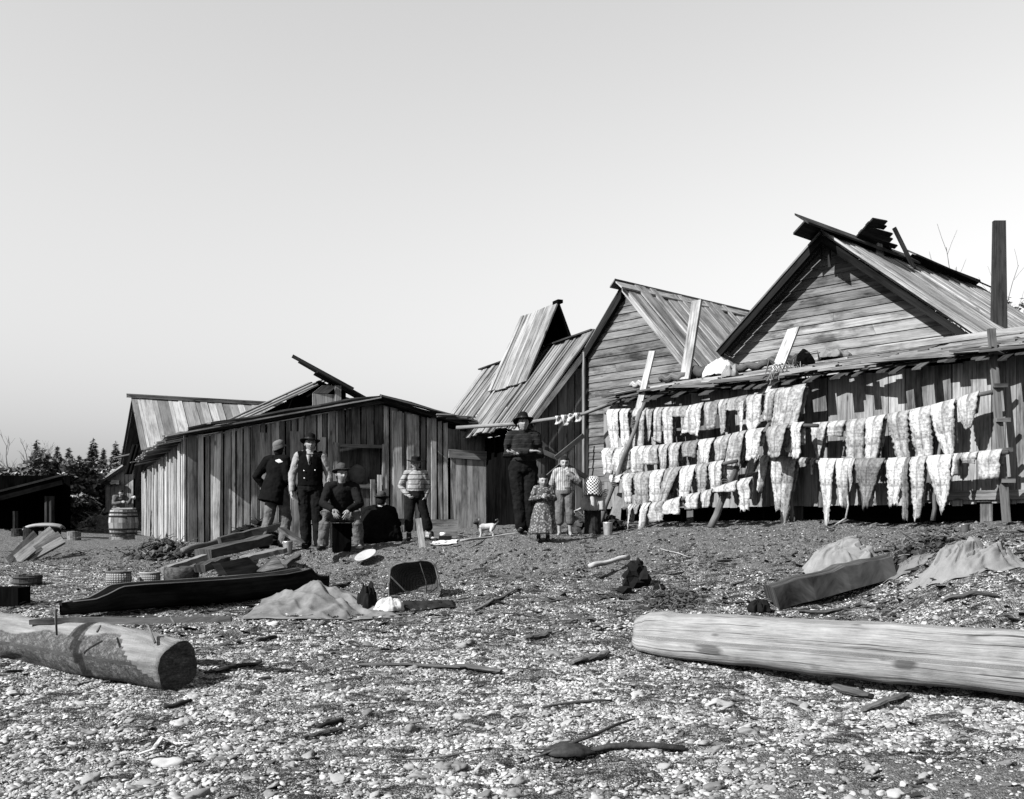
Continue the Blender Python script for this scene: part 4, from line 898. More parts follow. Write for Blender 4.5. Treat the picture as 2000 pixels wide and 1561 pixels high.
# ------------------------------------------------------------ canoe
def canoe():
    root = empty('dugout_canoe', tuple(W(380, 1180, 12)), 'small black dugout canoe with square-cut ends resting on the beach at the left', 'canoe')
    A = W(118, 1202, 10.9); B = W(641, 1158, 13.0); A.z += .0; d = (B-A); L = d.length; u_ = d.normalized(); x = V(u_.y, -u_.x, 0).normalized(); up = Z
    # sheer: (s, height, halfwidth)
    st = [(0, .135, .03), (.05, .14, .08), (.10, .15, .13), (.14, .2, .17), (.18, .27, .20), (.25, .28, .235), (.4, .275, .26), (.6, .275, .26), (.78, .285, .24), (.86, .31, .2), (.9, .33, .17), (.925, .24, .14), (.96, .215, .09), (1.0, .225, .03)]
    S = np.linspace(0, 1, 60); H = np.interp(S, [q[0] for q in st], [q[1] for q in st]); Wd = np.interp(S, [q[0] for q in st], [q[2] for q in st])
    pr = [(0, 0), (.45, .02), (.75, .14), (.93, .45), (1.0, .75), (1.04, 1.0)]
    def out(k, j):
        side = -1 if j < 6 else 1; q = pr[5-j] if j < 6 else pr[j-6]; return A+d*S[k]+x*side*q[0]*Wd[k]+up*q[1]*H[k]
    m = MB(); m.sheet(lambda u, v: out(min(59, int(round(u*59))), min(11, int(round(v*11)))), 59, 11, 0, 1, L, .8); m.build('hull', 'canoe', root, smooth=True)
    m = MB()
    def inn(k, j):
        side = -1 if j < 6 else 1; q = pr[5-j] if j < 6 else pr[j-6]; w = max(Wd[k]-.03, .005); s = min(max(S[k], .06), .94)
        return A+d*s+x*side*q[0]*w+up*(.035+q[1]*(H[k]-.035)+(.0))
    m.sheet(lambda u, v: inn(min(59, int(round(u*59))), min(11, int(round(v*11)))), 59, 11, 0, 1, L, .8); m.build('inside', 'canoe_in', root, smooth=True)
    for sd in (-1, 1):
        m = MB(); pts = [A+d*S[k]+x*sd*(Wd[k]*1.03-.012)+up*(H[k]+.004) for k in range(2, 58)]; m.tube(pts, .015, 6, 1.3, flat=.6); m.build('gunwale', 'canoe_in', root, smooth=True)
    for s in (.03, .955):
        m = MB(); k = int(s*59); m.board(A+d*(s-.03)-x*Wd[k]+up*(H[k]-.03), A+d*(s+.03)-x*Wd[k]+up*(H[k]-.03), x*Wd[k]*2, up*.03, .9); m.build('end_block', 'canoe', root)
canoe()
# ------------------------------------------------------------ cloths on the beach
def sheetcloth(corners, peaks, mat, label, nu=90, nv=60, fold=.05, seed=1, name='canvas_sheet', cat='canvas', tint=1, lift=.02, fs=2.2):
    """corners: 4 ground points (far left, far right, near right, near left); peaks: (u, v, height, radius)"""
    c = [Vector(q) for q in corners]; m = MB()
    def P(u, v):
        e = .06*noise.noise(V(u*4, v*4, seed+3)); p = c[0].lerp(c[1], u).lerp(c[3].lerp(c[2], u), v); p.x += .5*e; p.y += e
        z = gz(p.x, p.y)+lift; hgt = 0
        for pu, pv, ph, pr_ in peaks:
            an = math.atan2(v-pv, u-pu); r = math.hypot((u-pu), (v-pv)*.8)/(pr_*(1+.22*math.sin(an*3+seed)+.16*math.sin(an*7+seed*2))); hgt = max(hgt, ph*(max(0, 1-r)**1.15)*(1-.22*abs(math.sin(an*2.5+seed))*min(1, r*3))) if r < 1 else hgt
        rim = min(1, 6*min(u, 1-u, v, 1-v)+.15)
        wu = u+.2*noise.noise(V(u*2, v*2, seed+30)); wv = v+.2*noise.noise(V(u*2, v*2, seed+31)); ridge = abs(noise.noise(V(wu*fs*2.6+wv*2.2, wv*fs-wu*1.2, seed)))*1.6+.5*abs(math.sin((wu*1.3-wv)*9+seed))**.6
        return V(p.x, p.y, z+hgt+fold*rim*(1.0-ridge*1.5))
    m.sheet(P, nu, nv, .006, tint, 1, 1); return m.build(name, mat, None, label, cat, smooth=True, loc=c[0])
sheetcloth([W(520, 1160, 12.3), W(720, 1172, 12.1), W(790, 1205, 11.2), W(470, 1212, 11.0)], [(.5, .15, .25, .55), (.27, .2, .15, .35), (.68, .4, .09, .3)], 'canvas', 'spread sheet of stained canvas humped up in front of the canoe', fold=.035, seed=2, tint=1.6)
heap(GP(762, 1192), .16, .14, .13, 'white_cloth', .9, 'small crumpled white rag on the shells right of the canvas sheet', 'rag', 'cloth', seed=12, amp=.5)
heap(GP(718, 1190), .1, .1, .26, 'dark_cloth', 2, 'black crumpled lump beside the white rag', 'rag', 'cloth', seed=15, amp=.5)
sheetcloth([GP(770, 1178), GP(885, 1176), GP(890, 1190), GP(770, 1196)], [], 'dark_cloth', 'flat dark cloth trailing on the shells right of the white rag', 20, 10, .04, 5, 'dark_cloth', 'cloth', 3)
# squared timber with cloth
ta = GP(1512, 1182); tb = GP(1738, 1122)
plank_rough(ta-V(0,0,.05), tb-V(0,0,.03), .34, .26, 'old', 'squared old timber under the pale cloth, its cut end facing left', 'squared_timber', 1.0, 0, 'timber', 10)
cc = W(1636, 1092, 11.8)
def cloth_lump(c, rx, ry, rz, seed, label, tint, mat='linen', name='cloth_pile', lift=0):
    m = MB()
    ang = RN.uniform(.2, 1.2); ca, sa = math.cos(ang), math.sin(ang)
    def P(u, v):
        a = v*2*math.pi; r = u**.7; X = math.cos(a)*r; Y = math.sin(a)*r
        wx = X+.35*noise.noise(V(X*1.7, Y*1.7, seed)); wy = Y+.35*noise.noise(V(X*1.7, Y*1.7, seed+40)); p_ = wx*ca+wy*sa; q_ = -wx*sa+wy*ca
        f1 = 1-abs(math.sin(q_*5.5+1.2*noise.noise(V(p_*2, q_, seed+2))))**.6; f2 = 1-abs(noise.noise(V(p_*2.5, q_*8, seed+6)))*2.2
        k = 1+.22*noise.noise(V(math.cos(a)*1.3, math.sin(a)*1.3, seed+1))+.14*noise.noise(V(math.cos(a)*5, math.sin(a)*5, seed))
        dome = (1-r**3)*(.55+.45*noise.noise(V(X*1.6, Y*1.6, seed+9))+.2)
        z = rz*(dome*(.62+.38*f1)+.22*f2*(1-r*r)-.12)
        p = c+V(X*rx*k+.06*rx*f1, Y*ry*k, 0); p.z = gz(p.x, p.y)+lift*math.exp(-r**4*1.2)*(1-r**6)+max(z, .018+.012*math.sin(a*13+seed)); return p
    m.sheet(P, 60, 130, .008, tint, rx, rx); return m.build(name, mat, None, label, 'cloth', smooth=True, loc=c)
cloth_lump(GP(1640, 1118), .5, .3, .2, 4, 'pale folded cloth heaped on the squared timber', 1.0, lift=.22)
cloth_lump(GP(1890, 1104), .62, .36, .34, 9, 'large pale canvas heap with deep folds at the right edge of the beach', .95)
cloth_lump(GP(1765, 1112), .34, .18, .12, 13, 'low rumpled cloth trailing left of the large canvas heap', .7)
rubble(GP(1785, 1085), .5, .3, .14, 160, .04, 'dark tangled kelp and rags behind the low rumpled cloth', 'kelp_heap', 'kelp', 1.5, 31, 90, 'kelp')

# ------------------------------------------------------------ baskets, tubs, barrel, pails
def ring(m, c, r, t, tint=1, n=24, flat=1, mat=None, sq=None):
    pts = []
    for i in range(n+1):
        a = 2*math.pi*i/n; p = V(r*math.cos(a), r*math.sin(a), 0)
        if sq: p = sq(p)
        if mat: p = mat @ p
        pts.append(Vector(c)+p)
    m.tube(pts, t, 6, tint, cap=False, flat=flat)
def small_basket(px, py, r, hgt, label, tilt=0):
    c = GP(px, py)+V(0, 0, -.01); root = empty('woven_basket', tuple(c), label, 'basket'); q = lambda p: V(p.x*1.15, p.y*.9, p.z)
    m = MB(); m.lathe([(0, 0), (r*.85, 0), (r, hgt*.5), (r*.95, hgt), (r*.88, hgt), (r*.9, hgt*.5), (r*.78, .02), (0, .02)], 28, c, 1, None, q); m.build('basket_wall', 'basket', root, smooth=True)
    m = MB(); ring(m, c+V(0,0,hgt), r*.93, .013, .8, sq=q); m.build('rim', 'basket', root, smooth=True)
small_basket(232, 1145, .145, .2, 'larger round open-weave basket behind the canoe at the left')
small_basket(293, 1143, .118, .17, 'smaller open-weave basket between the larger one and the round tub')
def tub(px, py, r, hgt, label, mat='old', tint=1, D=None, name='wooden_tub', cat='tub', fill=None):
    c = GP(px, py) if D is None else W(px, py, D); root = empty(name, tuple(c), label, cat)
    m = MB(); n = 18
    for k in range(n):
        a0 = 2*math.pi*k/n; a1 = 2*math.pi*(k+.94)/n; ti = tint*RN.uniform(.7, 1.3)
        P = lambda a, rr, z: c+V(math.cos(a)*rr, math.sin(a)*rr, z)
        zt = hgt+RN.uniform(-.008, .008); m.hexa([P(a0, r*.9, 0), P(a0, r*.9-.02, 0), P(a1, r*.9, 0), P(a1, r*.9-.02, 0), P(a0, r, zt), P(a0, r-.02, zt), P(a1, r, zt), P(a1, r-.02, zt)], hgt, .1, ti)
    m.lathe([(0, hgt*.45), (r*.93, hgt*.45)], 18, c, tint*.5); m.build('staves', mat, root)
    for z in (.25, .75):
        m = MB(); ring(m, c+V(0,0,hgt*z), r*(.9+.1*z)+.006, .008, .7); m.build('hoop', 'old', root, smooth=True)
tub(54, 1143, .18, .14, 'shallow staved tub with scraps at the left edge of the beach', 'driftwood', .45)
m = MB(); c = GP(354, 1141)+V(0,0,.02); root = empty('dug_tub', tuple(c), 'low round dark tub with a pale patched side behind the canoe', 'tub')
m.lathe([(0, 0), (.21, 0), (.23, .1), (.225, .2), (.195, .2), (.19, .05), (0, .05)], 30, c, 1.1); m.build('tub_wall', 'old', root, smooth=True)
m = MB(); ring(m, c+V(0,0,.2), .21, .012, 1.4); m.build('rim', 'old', root, smooth=True)
def big_basket():
    c = W(808, 1136, 12.45); root = empty('burden_basket', tuple(GP(812, 1170)), 'large dark basket lying on its side with its square mouth facing the beach', 'basket')
    ax = V(-.22, -1, .10).normalized(); Mx = ax.to_track_quat('Z', 'Y').to_matrix() @ Matrix.Rotation(.12, 3, 'Z')
    def q(p):
        a = math.atan2(p.y, p.x); r = math.hypot(p.x, p.y); e = (abs(math.cos(a))**5+abs(math.sin(a))**5)**(-1/5); return V(p.x*e*1.12*(1-.12*math.sin(a)), p.y*e*.88, p.z)
    m = MB(); m.lathe([(0, -.30), (.17, -.29), (.24, -.2), (.285, 0), (.272, 0), (.225, -.19), (.16, -.275), (0, -.28)], 40, c, 1, Mx, q); m.build('basket_wall', 'basket_dark', root, smooth=True)
    m = MB(); ring(m, c, .28, .012, 3.0, 40, 1, Mx, q); m.build('rim', 'basket_dark', root, smooth=True)
    m = MB(); m.tube([c+Mx@V(-.29, .1, .0), c+Mx@V(-.15, -.1, -.1), c+Mx@V(.1, -.18, -.12), c+Mx@V(.28, -.1, 0)], .01, 5, 4); m.tube([c+Mx@V(.1, .22, 0), c+Mx@V(.12, 0, -.12), c+Mx@V(.12, -.2, -.1)], .007, 5, 3); m.build('carrying_strap', 'basket_dark', root, smooth=True)
big_basket()
def barrel():
    c = GX(241, 22.6)+V(0,0,.10); root = empty('wooden_barrel', tuple(c), 'large staved barrel standing on a round block by the corner of the long shed', 'barrel')
    prof = [(.0, .0), (.27, 0), (.30, .12), (.315, .28), (.30, .44), (.275, .56), (.25, .56), (.24, .5), (0, .5)]; n = 20
    for k in range(n):
        m = MB() if k == 0 else m; a0 = 2*math.pi*k/n; a1 = 2*math.pi*(k+.95)/n; ti = RN.uniform(.55, 1.2)
        for (r0, z0), (r1, z1) in zip(prof[1:5], prof[2:6]):
            P = lambda a, r, z: c+V(math.cos(a)*r, math.sin(a)*r, z)
            m.hexa([P(a0, r0, z0), P(a0, r0-.02, z0), P(a1, r0, z0), P(a1, r0-.02, z0), P(a0, r1, z1), P(a0, r1-.02, z1), P(a1, r1, z1), P(a1, r1-.02, z1)], z1-z0, .1, ti)
    m.lathe([(0, .5), (.26, .5)], 18, c, .5); m.build('staves', 'plank', root)
    for z, r in ((.05, .288), (.14, .308), (.42, .308), (.5, .292)):
        m = MB(); ring(m, c+V(0,0,z), r, .012, .5, flat=1.6); m.build('hoop', 'old', root, smooth=True)
    m = MB(); m.board(c+V(-.2, -.15, .57), c+V(.22, -.05, .58), V(.02, .16, 0), V(0,0,.03), 1.3); m.build('lid_board', 'plank', root)
    m = MB(); b = c-V(0,0,.16); m.lathe([(0, 0), (.25, 0), (.24, .16), (0, .16)], 20, b, 1); m.build('stump_block', 'driftwood', None, 'round wooden block under the staved barrel', 'block', loc=b)
barrel()
def pail(c, r, h, label, mat='metal', handle=True, name='tin_pail', cat='pail', tint=1):
    root = empty(name, tuple(c), label, cat); m = MB(); m.lathe([(0, 0), (r*.82, 0), (r*.83, .01), (r, h*.92), (r*1.04, h), (r*.97, h*.98), (r*.8, .02), (0, .02)], 24, c, tint); m.build('pail_body', mat, root, smooth=True)
    if handle:
        m = MB(); m.tube([c+V(r*math.cos(a), -.01, h-.02-abs(r*math.sin(a))*.8) for a in np.linspace(0, -math.pi, 10)], .004, 5, 1); m.build('handle', mat, root, smooth=True)
pail(GX(562, 15.45)+V(0,0,.0), .075, .19, 'shiny tin pail on the bank edge left of the seated man')
pail(GP(1187, 1046), .07, .2, 'tall bright tin can at the foot of the left rack leg', handle=False, name='tin_can', cat='can')
pail(GX(1884, 12.4), .06, .1, 'small round pot by the lean-to under the right fish rack', 'metal', name='small_pot', cat='pot', tint=.4)
m = MB(); c = W(716, 1089, 14.75)
m.lathe([(0, 0), (.09, .0), (.15, .045), (.17, .05), (.15, .055), (.085, .015), (0, .012)], 28, c, .42, Matrix.Rotation(.42, 4, 'X') @ Matrix.Rotation(-.3, 4, 'Y')); m.build('enamel_basin', 'enamel', None, 'white enamel basin tipped against the bank below the crouching figure', 'basin', smooth=True, loc=c)
m = MB(); c = GX(779, 17.2)+V(0, 0, .27); m.lathe([(0, 0), (.09, 0), (.17, .1), (.185, .105), (.165, .105), (.08, .015), (0, .015)], 26, c, .7); m.build('wash_basin', 'metal', None, 'wide tin basin on a box between the crouching figure and the striped boy', 'basin', smooth=True, loc=c)

# ------------------------------------------------------------ timber jumble left of the men
def lg(x0, y0, D0, x1, y1, D1, w, t, mat, tint, label, name='loose_plank', cat='plank', pt=0, rnd=False):
    a = W(x0, y0, D0); b = W(x1, y1, D1)
    if rnd:
        m = MB(); n = 8; m.tube([a.lerp(b, i/n)+V(0, 0, .1*w*math.sin(i*1.3)) for i in range(n+1)], [w/2*(1+.1*math.sin(i)) for i in range(n+1)], 10, tint, jit=.07); return m.build(name, mat, None, label, cat, smooth=True, loc=a)
    return plank_rough(a, b, w, t, mat, label, name, tint, pt, cat, 8)
lg(357, 1076, 15.9, 452, 1050, 17.5, .1, .1, 'post', .9, 'round pole lying at the foot of the shed wall left of the wood jumble', 'fallen_pole', 'pole', rnd=True)
lg(397, 1092, 14.6, 520, 1062, 16.2, .26, .14, 'old', 1.1, 'thick hewn beam in the wood jumble, its rounded near end at the left', 'hewn_beam', 'beam')
lg(430, 1062, 15.9, 548, 1032, 16.4, .2, .1, 'old', 1.0, 'weathered beam uppermost in the wood jumble behind the coated man', 'hewn_beam', 'beam')
lg(548, 1035, 15.7, 592, 1064, 15.5, .16, .04, 'driftwood', .55, 'short slab leaning down rightwards beside the tin pail', pt=.5)
lg(316, 1120, 13.6, 400, 1092, 14.4, .1, .07, 'driftwood', 1.0, 'pale split log pointing at the round tub', 'split_log', 'log')
lg(390, 1118, 13.5, 440, 1100, 14.2, .16, .1, 'old', 1.1, 'short grey log just right of the round tub', 'split_log', 'log')
lg(478, 1096, 14.6, 552, 1078, 15.0, .3, .07, 'driftwood', .8, 'light squared block behind the trough board', 'wood_block', 'block')
lg(555, 1108, 14.2, 582, 1088, 14.5, .12, .05, 'driftwood', .6, 'small notched board end by the canoe stern', 'board_end', 'board')
def trough():
    root = empty('tilted_trough', tuple(W(490, 1118, 13.4)), 'broad hewn trough board tilted on its edge behind the canoe', 'trough')
    m = MB(); a = W(438, 1122, 13.3); b = W(510, 1112, 13.9); c = W(484, 1087, 13.7); d_ = W(424, 1100, 13.2)
    T = V(.02, .05, -.05); m.hexa([a, a+T, d_, d_+T, b, b+T, c, c+T], .8, .4, 1.1); m.build('trough_board', 'driftwood', root).active_material = MT['old']
    m = MB(); m.hexa([a, a+V(-.06,-.04,0), d_, d_+V(-.06,-.04,0), a+V(.03,.03,0), a+V(.03,0,0), d_+V(.03,.03,0), d_+V(.03,0,0)], .1, .4, 1.0); m.build('end_face', 'driftwood', root)
trough()
m = MB(); A1 = W(500, 1116, 13.7); B1 = W(536, 1083, 13.9); C1 = W(556, 1108, 13.6); m.hexa([A1, A1+V(0,.02,0), A1+V(.1,0,0), A1+V(.1,.02,0), B1, B1+V(0,.02,0), C1, C1+V(0,.02,0)], .3, .3, 1.6); m.build('peaked_bark', 'old', None, 'peaked piece of bark standing between trough board and notched board', 'bark piece', loc=A1)
rubble(GX(497, 17.6), .5, .3, .42, 160, .075, 'black heap against the shed wall behind the coated man', 'charcoal_heap', 'heap', 1, 41, 20, 'char')
rubble(GX(315, 16.9), .62, .5, .26, 420, .05, 'mound of dug roots and soil at the near corner of the long shed', 'root_mound', 'mound', .8, 44, 110)
# boards sliding off the left edge
for k, (x0, y0, x1, y1, w, ti, mt) in enumerate(((10, 1078, 64, 1040, .22, 1.0, 'driftwood'), (18, 1090, 96, 1032, .34, 2.0, 'driftwood'), (26, 1098, 112, 1042, .26, 1.0, 'driftwood'), (42, 1104, 118, 1052, .24, 1.4, 'driftwood'))):
    m = MB(); A_ = GX(x0, 16.4+.15*k)+V(0,0,.03); B_ = W(x1, y1, 17.8-.12*k); w_ = V(.66, -.25, -.6)*w*.62
    m.board(A_, B_, w_, V(.02, -.03, .04), ti*.8); m.build('stacked_board', mt, None, ('rearmost', 'broadest and palest', 'middle', 'nearest')[k]+' of the split boards stacked askew at the left edge', 'board', 'split boards stacked at the left edge', loc=A_)
# left yard: stumps, table slab, trough
def stump(px, D, r, h, label, tint=1, mat='driftwood', dz=0):
    c = GX(px, D)+V(0,0,dz-.03); m = MB(); sd = RN.random()*9
    m.lathe([(0, 0), (r*1.05, 0), (r*.97, h*.5), (r, h), (r*.9, h+.005), (0, h+.01)], 18, c, tint, None, lambda p: p*(1+.08*noise.noise(V(math.atan2(p.y, p.x), sd, 0)))); m.build('wood_stump', mat, None, label, 'stump', loc=c)
stump(145, 22.5, .15, .22, 'pale round chopping block standing alone left of the barrel', .9)
stump(60, 23, .16, .3, 'left block holding up the pale slab at the far left', .3, 'old'); stump(104, 23, .17, .3, 'right block holding up the pale slab at the far left', .3, 'old')
stump(36, 24, .16, .22, 'low dark stump near the left edge below the slab', .5, 'old'); stump(201, 30, .26, .5, 'grey stump at the corner of the small far shed', .7)
m = MB(); c = GX(86, 23)+V(0,0,.28); m.sheet(lambda u, v: c+V((u-.5)*.88, (v-.5)*.45*math.sin(math.pi*min(max(u, .06), .94))**.4, .09*math.sin(math.pi*u)**.5-.05*(2*v-1)**2+.03*(u-.5)), 20, 8, .04, 1.3, .9, .4); m.build('table_slab', 'driftwood', None, 'pale rounded slab laid across two blocks like a low table', 'slab', smooth=True, loc=c)
m = MB(); c = GX(192, 31)+V(0,0,.32); m.lathe([(0, 0), (.22, .03), (.32, .18), (.33, .28), (.3, .28), (.2, .08), (0, .07)], 20, c, 1, None, lambda p: V(p.x*1.3, p.y, p.z)); m.build('kettle', 'black', None, 'dark wash kettle resting by the small far shed', 'kettle', smooth=True, loc=c)
rubble(GX(184, 30), .5, .3, .5, 160, .09, 'mound of earth and roots beneath the dark wash kettle', 'earth_mound', 'mound', 1.5, 51)
lg(150, 1051, 22.4, 212, 1052, 22.8, .05, .03, 'driftwood', 1.6, 'thin pale lath on the ground left of the barrel', 'lath', 'lath')
m = MB(); m.board(GX(25, 11.6)-V(.3,0,.1), GX(25, 11.6)+V(-.3,0,.22), V(.36, 0, 0), V(0, .3, 0), .6); m.build('dark_box', 'dark', None, 'dark box cut off by the left edge above the left log', 'box', loc=GX(25, 11.6))
# cloths and poles at the far end of the long shed
m = MB(); c = W(262, 900, 27.6)
m.sheet(lambda u, v: W(258+v*14-u*16+3*math.sin(v*7), 868+u*58, 27.4-.1*math.sin(v*9)), 10, 8, .02, 1, .5, .3); m.build('hanging_cloth', 'dark_cloth', None, 'dark cloth hanging from the left end of the long shed eave', 'cloth', smooth=True, loc=c)
m = MB(); m.tube([W(222, 894, 27.5), W(250, 889, 27.5), W(300, 876, 27.6)], [.02, .04, .05], 6, .6); m.build('eave_pole', 'post', None, 'pole sticking out left past the shed eave above the dark cloth', 'pole', smooth=True, loc=W(222, 894, 27.5))
# ------------------------------------------------------------ yard items by the door
def crate(c, w, d, h, label, tint=.8, mat='plank', yaw=.3):
    root = empty('wooden_crate', tuple(c), label, 'crate'); X = V(math.cos(yaw), math.sin(yaw), 0); Y = V(-X.y, X.x, 0)
    for nm, o, v in (('front_panel', c-Y*d/2-X*w/2, X*w), ('rear_panel', c+Y*d/2-X*w/2, X*w), ('side_panel', c-X*w/2-Y*(d/2-.02), Y*(d-.04)), ('side_panel', c+X*(w/2-.02)-Y*(d/2-.02), Y*(d-.04))):
        m = MB(); z = 0
        while z < h-.02: m.board(o+V(0,0,z), o+v+V(0,0,z), V(0,0,min(.11, h-z)-.006), (Y if 'side' not in nm else X)*.018, tint*RN.uniform(.7, 1.2)); z += .11
        m.build(nm, mat, root)
crate(GX(862, 18.0), .5, .35, .33, 'wooden crate standing against the wall between the striped boy and the door', .9)
lboard(GX(826, 15.05)-V(0,0,.05), W(817, 1012, 15.25), .09, .03, .9, 'short upright board stuck in the bank before the striped boy', 'stake_board', 'plank')
lboard(W(897, 1048, 16.6), W(946, 1050, 16.9), .02, .1, .7, 'low board on edge between the black box and the puppy', 'edge_board', 'plank', V(0, 0, 1))
m = MB(); c = GX(869, 15.9); m.board(c+V(-.09,-.06,0), c+V(.1,-.02,0), V(0,.13,0), V(0,0,.085), 1); root = empty('black_tin_box', tuple(c), 'small black tin box on the white sheet near the bank edge', 'box'); m.build('box_body', 'black', root)
m = MB(); m.lathe([(0, 0), (.045, 0), (.05, .05), (0, .055)], 14, c+V(-.03,0,.086), 1); m.build('white_cup', 'enamel', None, 'small white cup standing on the black tin box', 'cup', smooth=True, loc=c+V(-.03,0,.09))
sheetcloth([GX(846, 15.75), GX(893, 15.8), GX(893, 15.25), GX(838, 15.2)], [], 'white_cloth', 'bright white sheet of cloth on the bank right of the striped boy', 18, 12, .02, 6, 'white_sheet', 'cloth', 1)
lg(900, 1056, 14.6, 1018, 1041, 15.4, .035, .03, 'driftwood', 1.8, 'pale straight stick on the ground from the white sheet to the tall man', 'pale_stick', 'stick', rnd=True)
lg(1151, 1106, 12.9, 1228, 1087, 13.3, .065, .06, 'driftwood', 2.0, 'pale round stick lying on the slope left of the charred stump', 'pale_stick', 'stick', rnd=True)
lg(1120, 1001, 17, 1152, 989, 17.3, .05, .03, 'driftwood', 2, 'short pale lath on the slope by the checked cloth', 'lath', 'lath')
# checked cloth over a basket, white cloth beneath
m = MB(); c = W(1158, 968, 15.9)
m.sheet(lambda u, v: c+V(.15*math.cos(v*2*math.pi)*min(1, u*2.4)**.6*(.82+.2*u)*(1+.06*math.sin(v*19)*u), .12*math.sin(v*2*math.pi)*min(1, u*2.4)**.6*(.82+.2*u), .31-.27*max(0, u-.22)/.78-.03*min(1, u*3)+.012*math.sin(v*20)*u), 14, 36, .008, 1, 14, 32); m.build('checked_cloth', 'check', None, 'black and white checked cloth draped over a hump left of the fish rack', 'cloth', smooth=True, loc=c)
stump(1158, 15.95, .13, .42, 'dark upright block carrying the white bundle and the checked cloth', .4, 'old'); heap(GX(1158, 15.95)+V(0,0,.38), .17, .14, .34, 'white_cloth', .7, 'white cloth bundle directly under the checked cloth', 'cloth_bundle', 'cloth', seed=61, amp=.5)
rubble(GX(1165, 16.8), .5, .35, .30, 200, .06, 'dark heap behind the cloth bundle at the corner of the clapboard house', 'dark_heap', 'heap', .5, 66)
m = MB(); c = GP(1196, 1040); m.board(W(1180, 1040, 16.9), W(1206, 962, 17.1), V(.26, .03, 0), V(0, .02, 0), 1.2, V(.08, 0, 0)); m.build('canvas_flap', 'linen', None, 'pale angular flap of canvas standing behind the tin can', 'canvas', loc=c)
# charred stump, black stone, kelp
m = MB(); c = GP(1241, 1146)
for k, (dx, dz, s) in enumerate(((0, .06, .13), (.05, .1, .11), (-.05, .13, .09), (.0, .2, .10), (.03, .28, .06), (-.09, .03, .07), (.11, .14, .05))): m.blob(c+V(dx, 0, dz), (s, s*.9, s*1.1), .8, 2, RN.uniform(.5, 1.5), k*3, 2.6)
m.build('charred_stump', 'char', None, 'charred black stump standing on the shells', 'stump', loc=c)
m = MB(); c = GP(1219, 1160); m.blob(c+V(0,0,.04), (.09, .07, .06), .3, 2, 1, 4); m.build('black_lump', 'char', None, 'small black lump just left of the charred stump', 'lump', loc=c)
m = MB(); c = GP(1287, 1152); m.blob(c+V(0,0,.02), (.07, .06, .05), .4, 2, 1, 6); m.build('black_lump', 'char', None, 'small black lump just right of the charred stump', 'lump', loc=c)
rubble(GP(1315, 1172), .36, .34, .05, 200, .03, 'flat mat of dark seaweed right of the charred stump', 'seaweed_mat', 'seaweed', 1.3, 74, 120, 'kelp')
heap(GP(1480, 1195), .12, .1, .12, 'char', 1, 'black chunk of wood behind the bleached log', 'black_chunk', 'wood chunk', seed=75, amp=.6)
# stranded kelp bulb with stalk at the bottom
def kelp():
    c = GP(1110, 1476); root = empty('stranded_kelp', tuple(c), 'stranded dark kelp with a torn bladder and long stalk at the bottom of the beach', 'kelp')
    m = MB(); m.sheet(lambda u, v: c+V((u-.5)*.36, (v-.5)*.26*math.sin(math.pi*u)**.6, .015+.07*math.sin(math.pi*u)*(1-(2*v-1)**2)**.5+.015*noise.noise(V(u*6, v*6, 3))), 22, 14, .01, 1.0, .3, .2); m.build('bladder', 'kelp', root, smooth=True)
    m = MB(); q = lambda x, y: GP(x, y)+V(0,0,.03); m.tube([q(1135, 1478), q(1190, 1468), q(1260, 1466), q(1338, 1472)], [.02, .035, .04, .032], 9, 1.6, jit=.2, flat=.6); m.build('stalk', 'kelp', root, smooth=True)
    m = MB(); m.tube([q(1050, 1488), q(1110, 1480)+V(0,0,.05), q(1160, 1462)+V(0,0,.06), q(1200, 1440)+V(0,0,.05), q(1240, 1424)+V(0,0,.04)], [.006, .011, .013, .011, .006], 7, 2, jit=.1); m.tube([q(1035, 1474), q(1080, 1480)+V(0,0,.03), q(1120, 1487)], [.007, .01, .006], 6, 2); m.build('twig', 'kelp', root, smooth=True)
kelp()
m = MB(); q = lambda x, y: GP(x, y)+V(0,0,.03); m.tube([q(270, 1482), q(300, 1472), q(315, 1458)+V(0,0,.03), q(345, 1462), q(382, 1460)], [.012, .02, .022, .02, .012], 7, 1.5, flat=.4); m.build('pale_strip', 'fish', None, 'pale limp strip lying bent on the pebbles at the lower left', 'strip', smooth=True, loc=q(300, 1470))
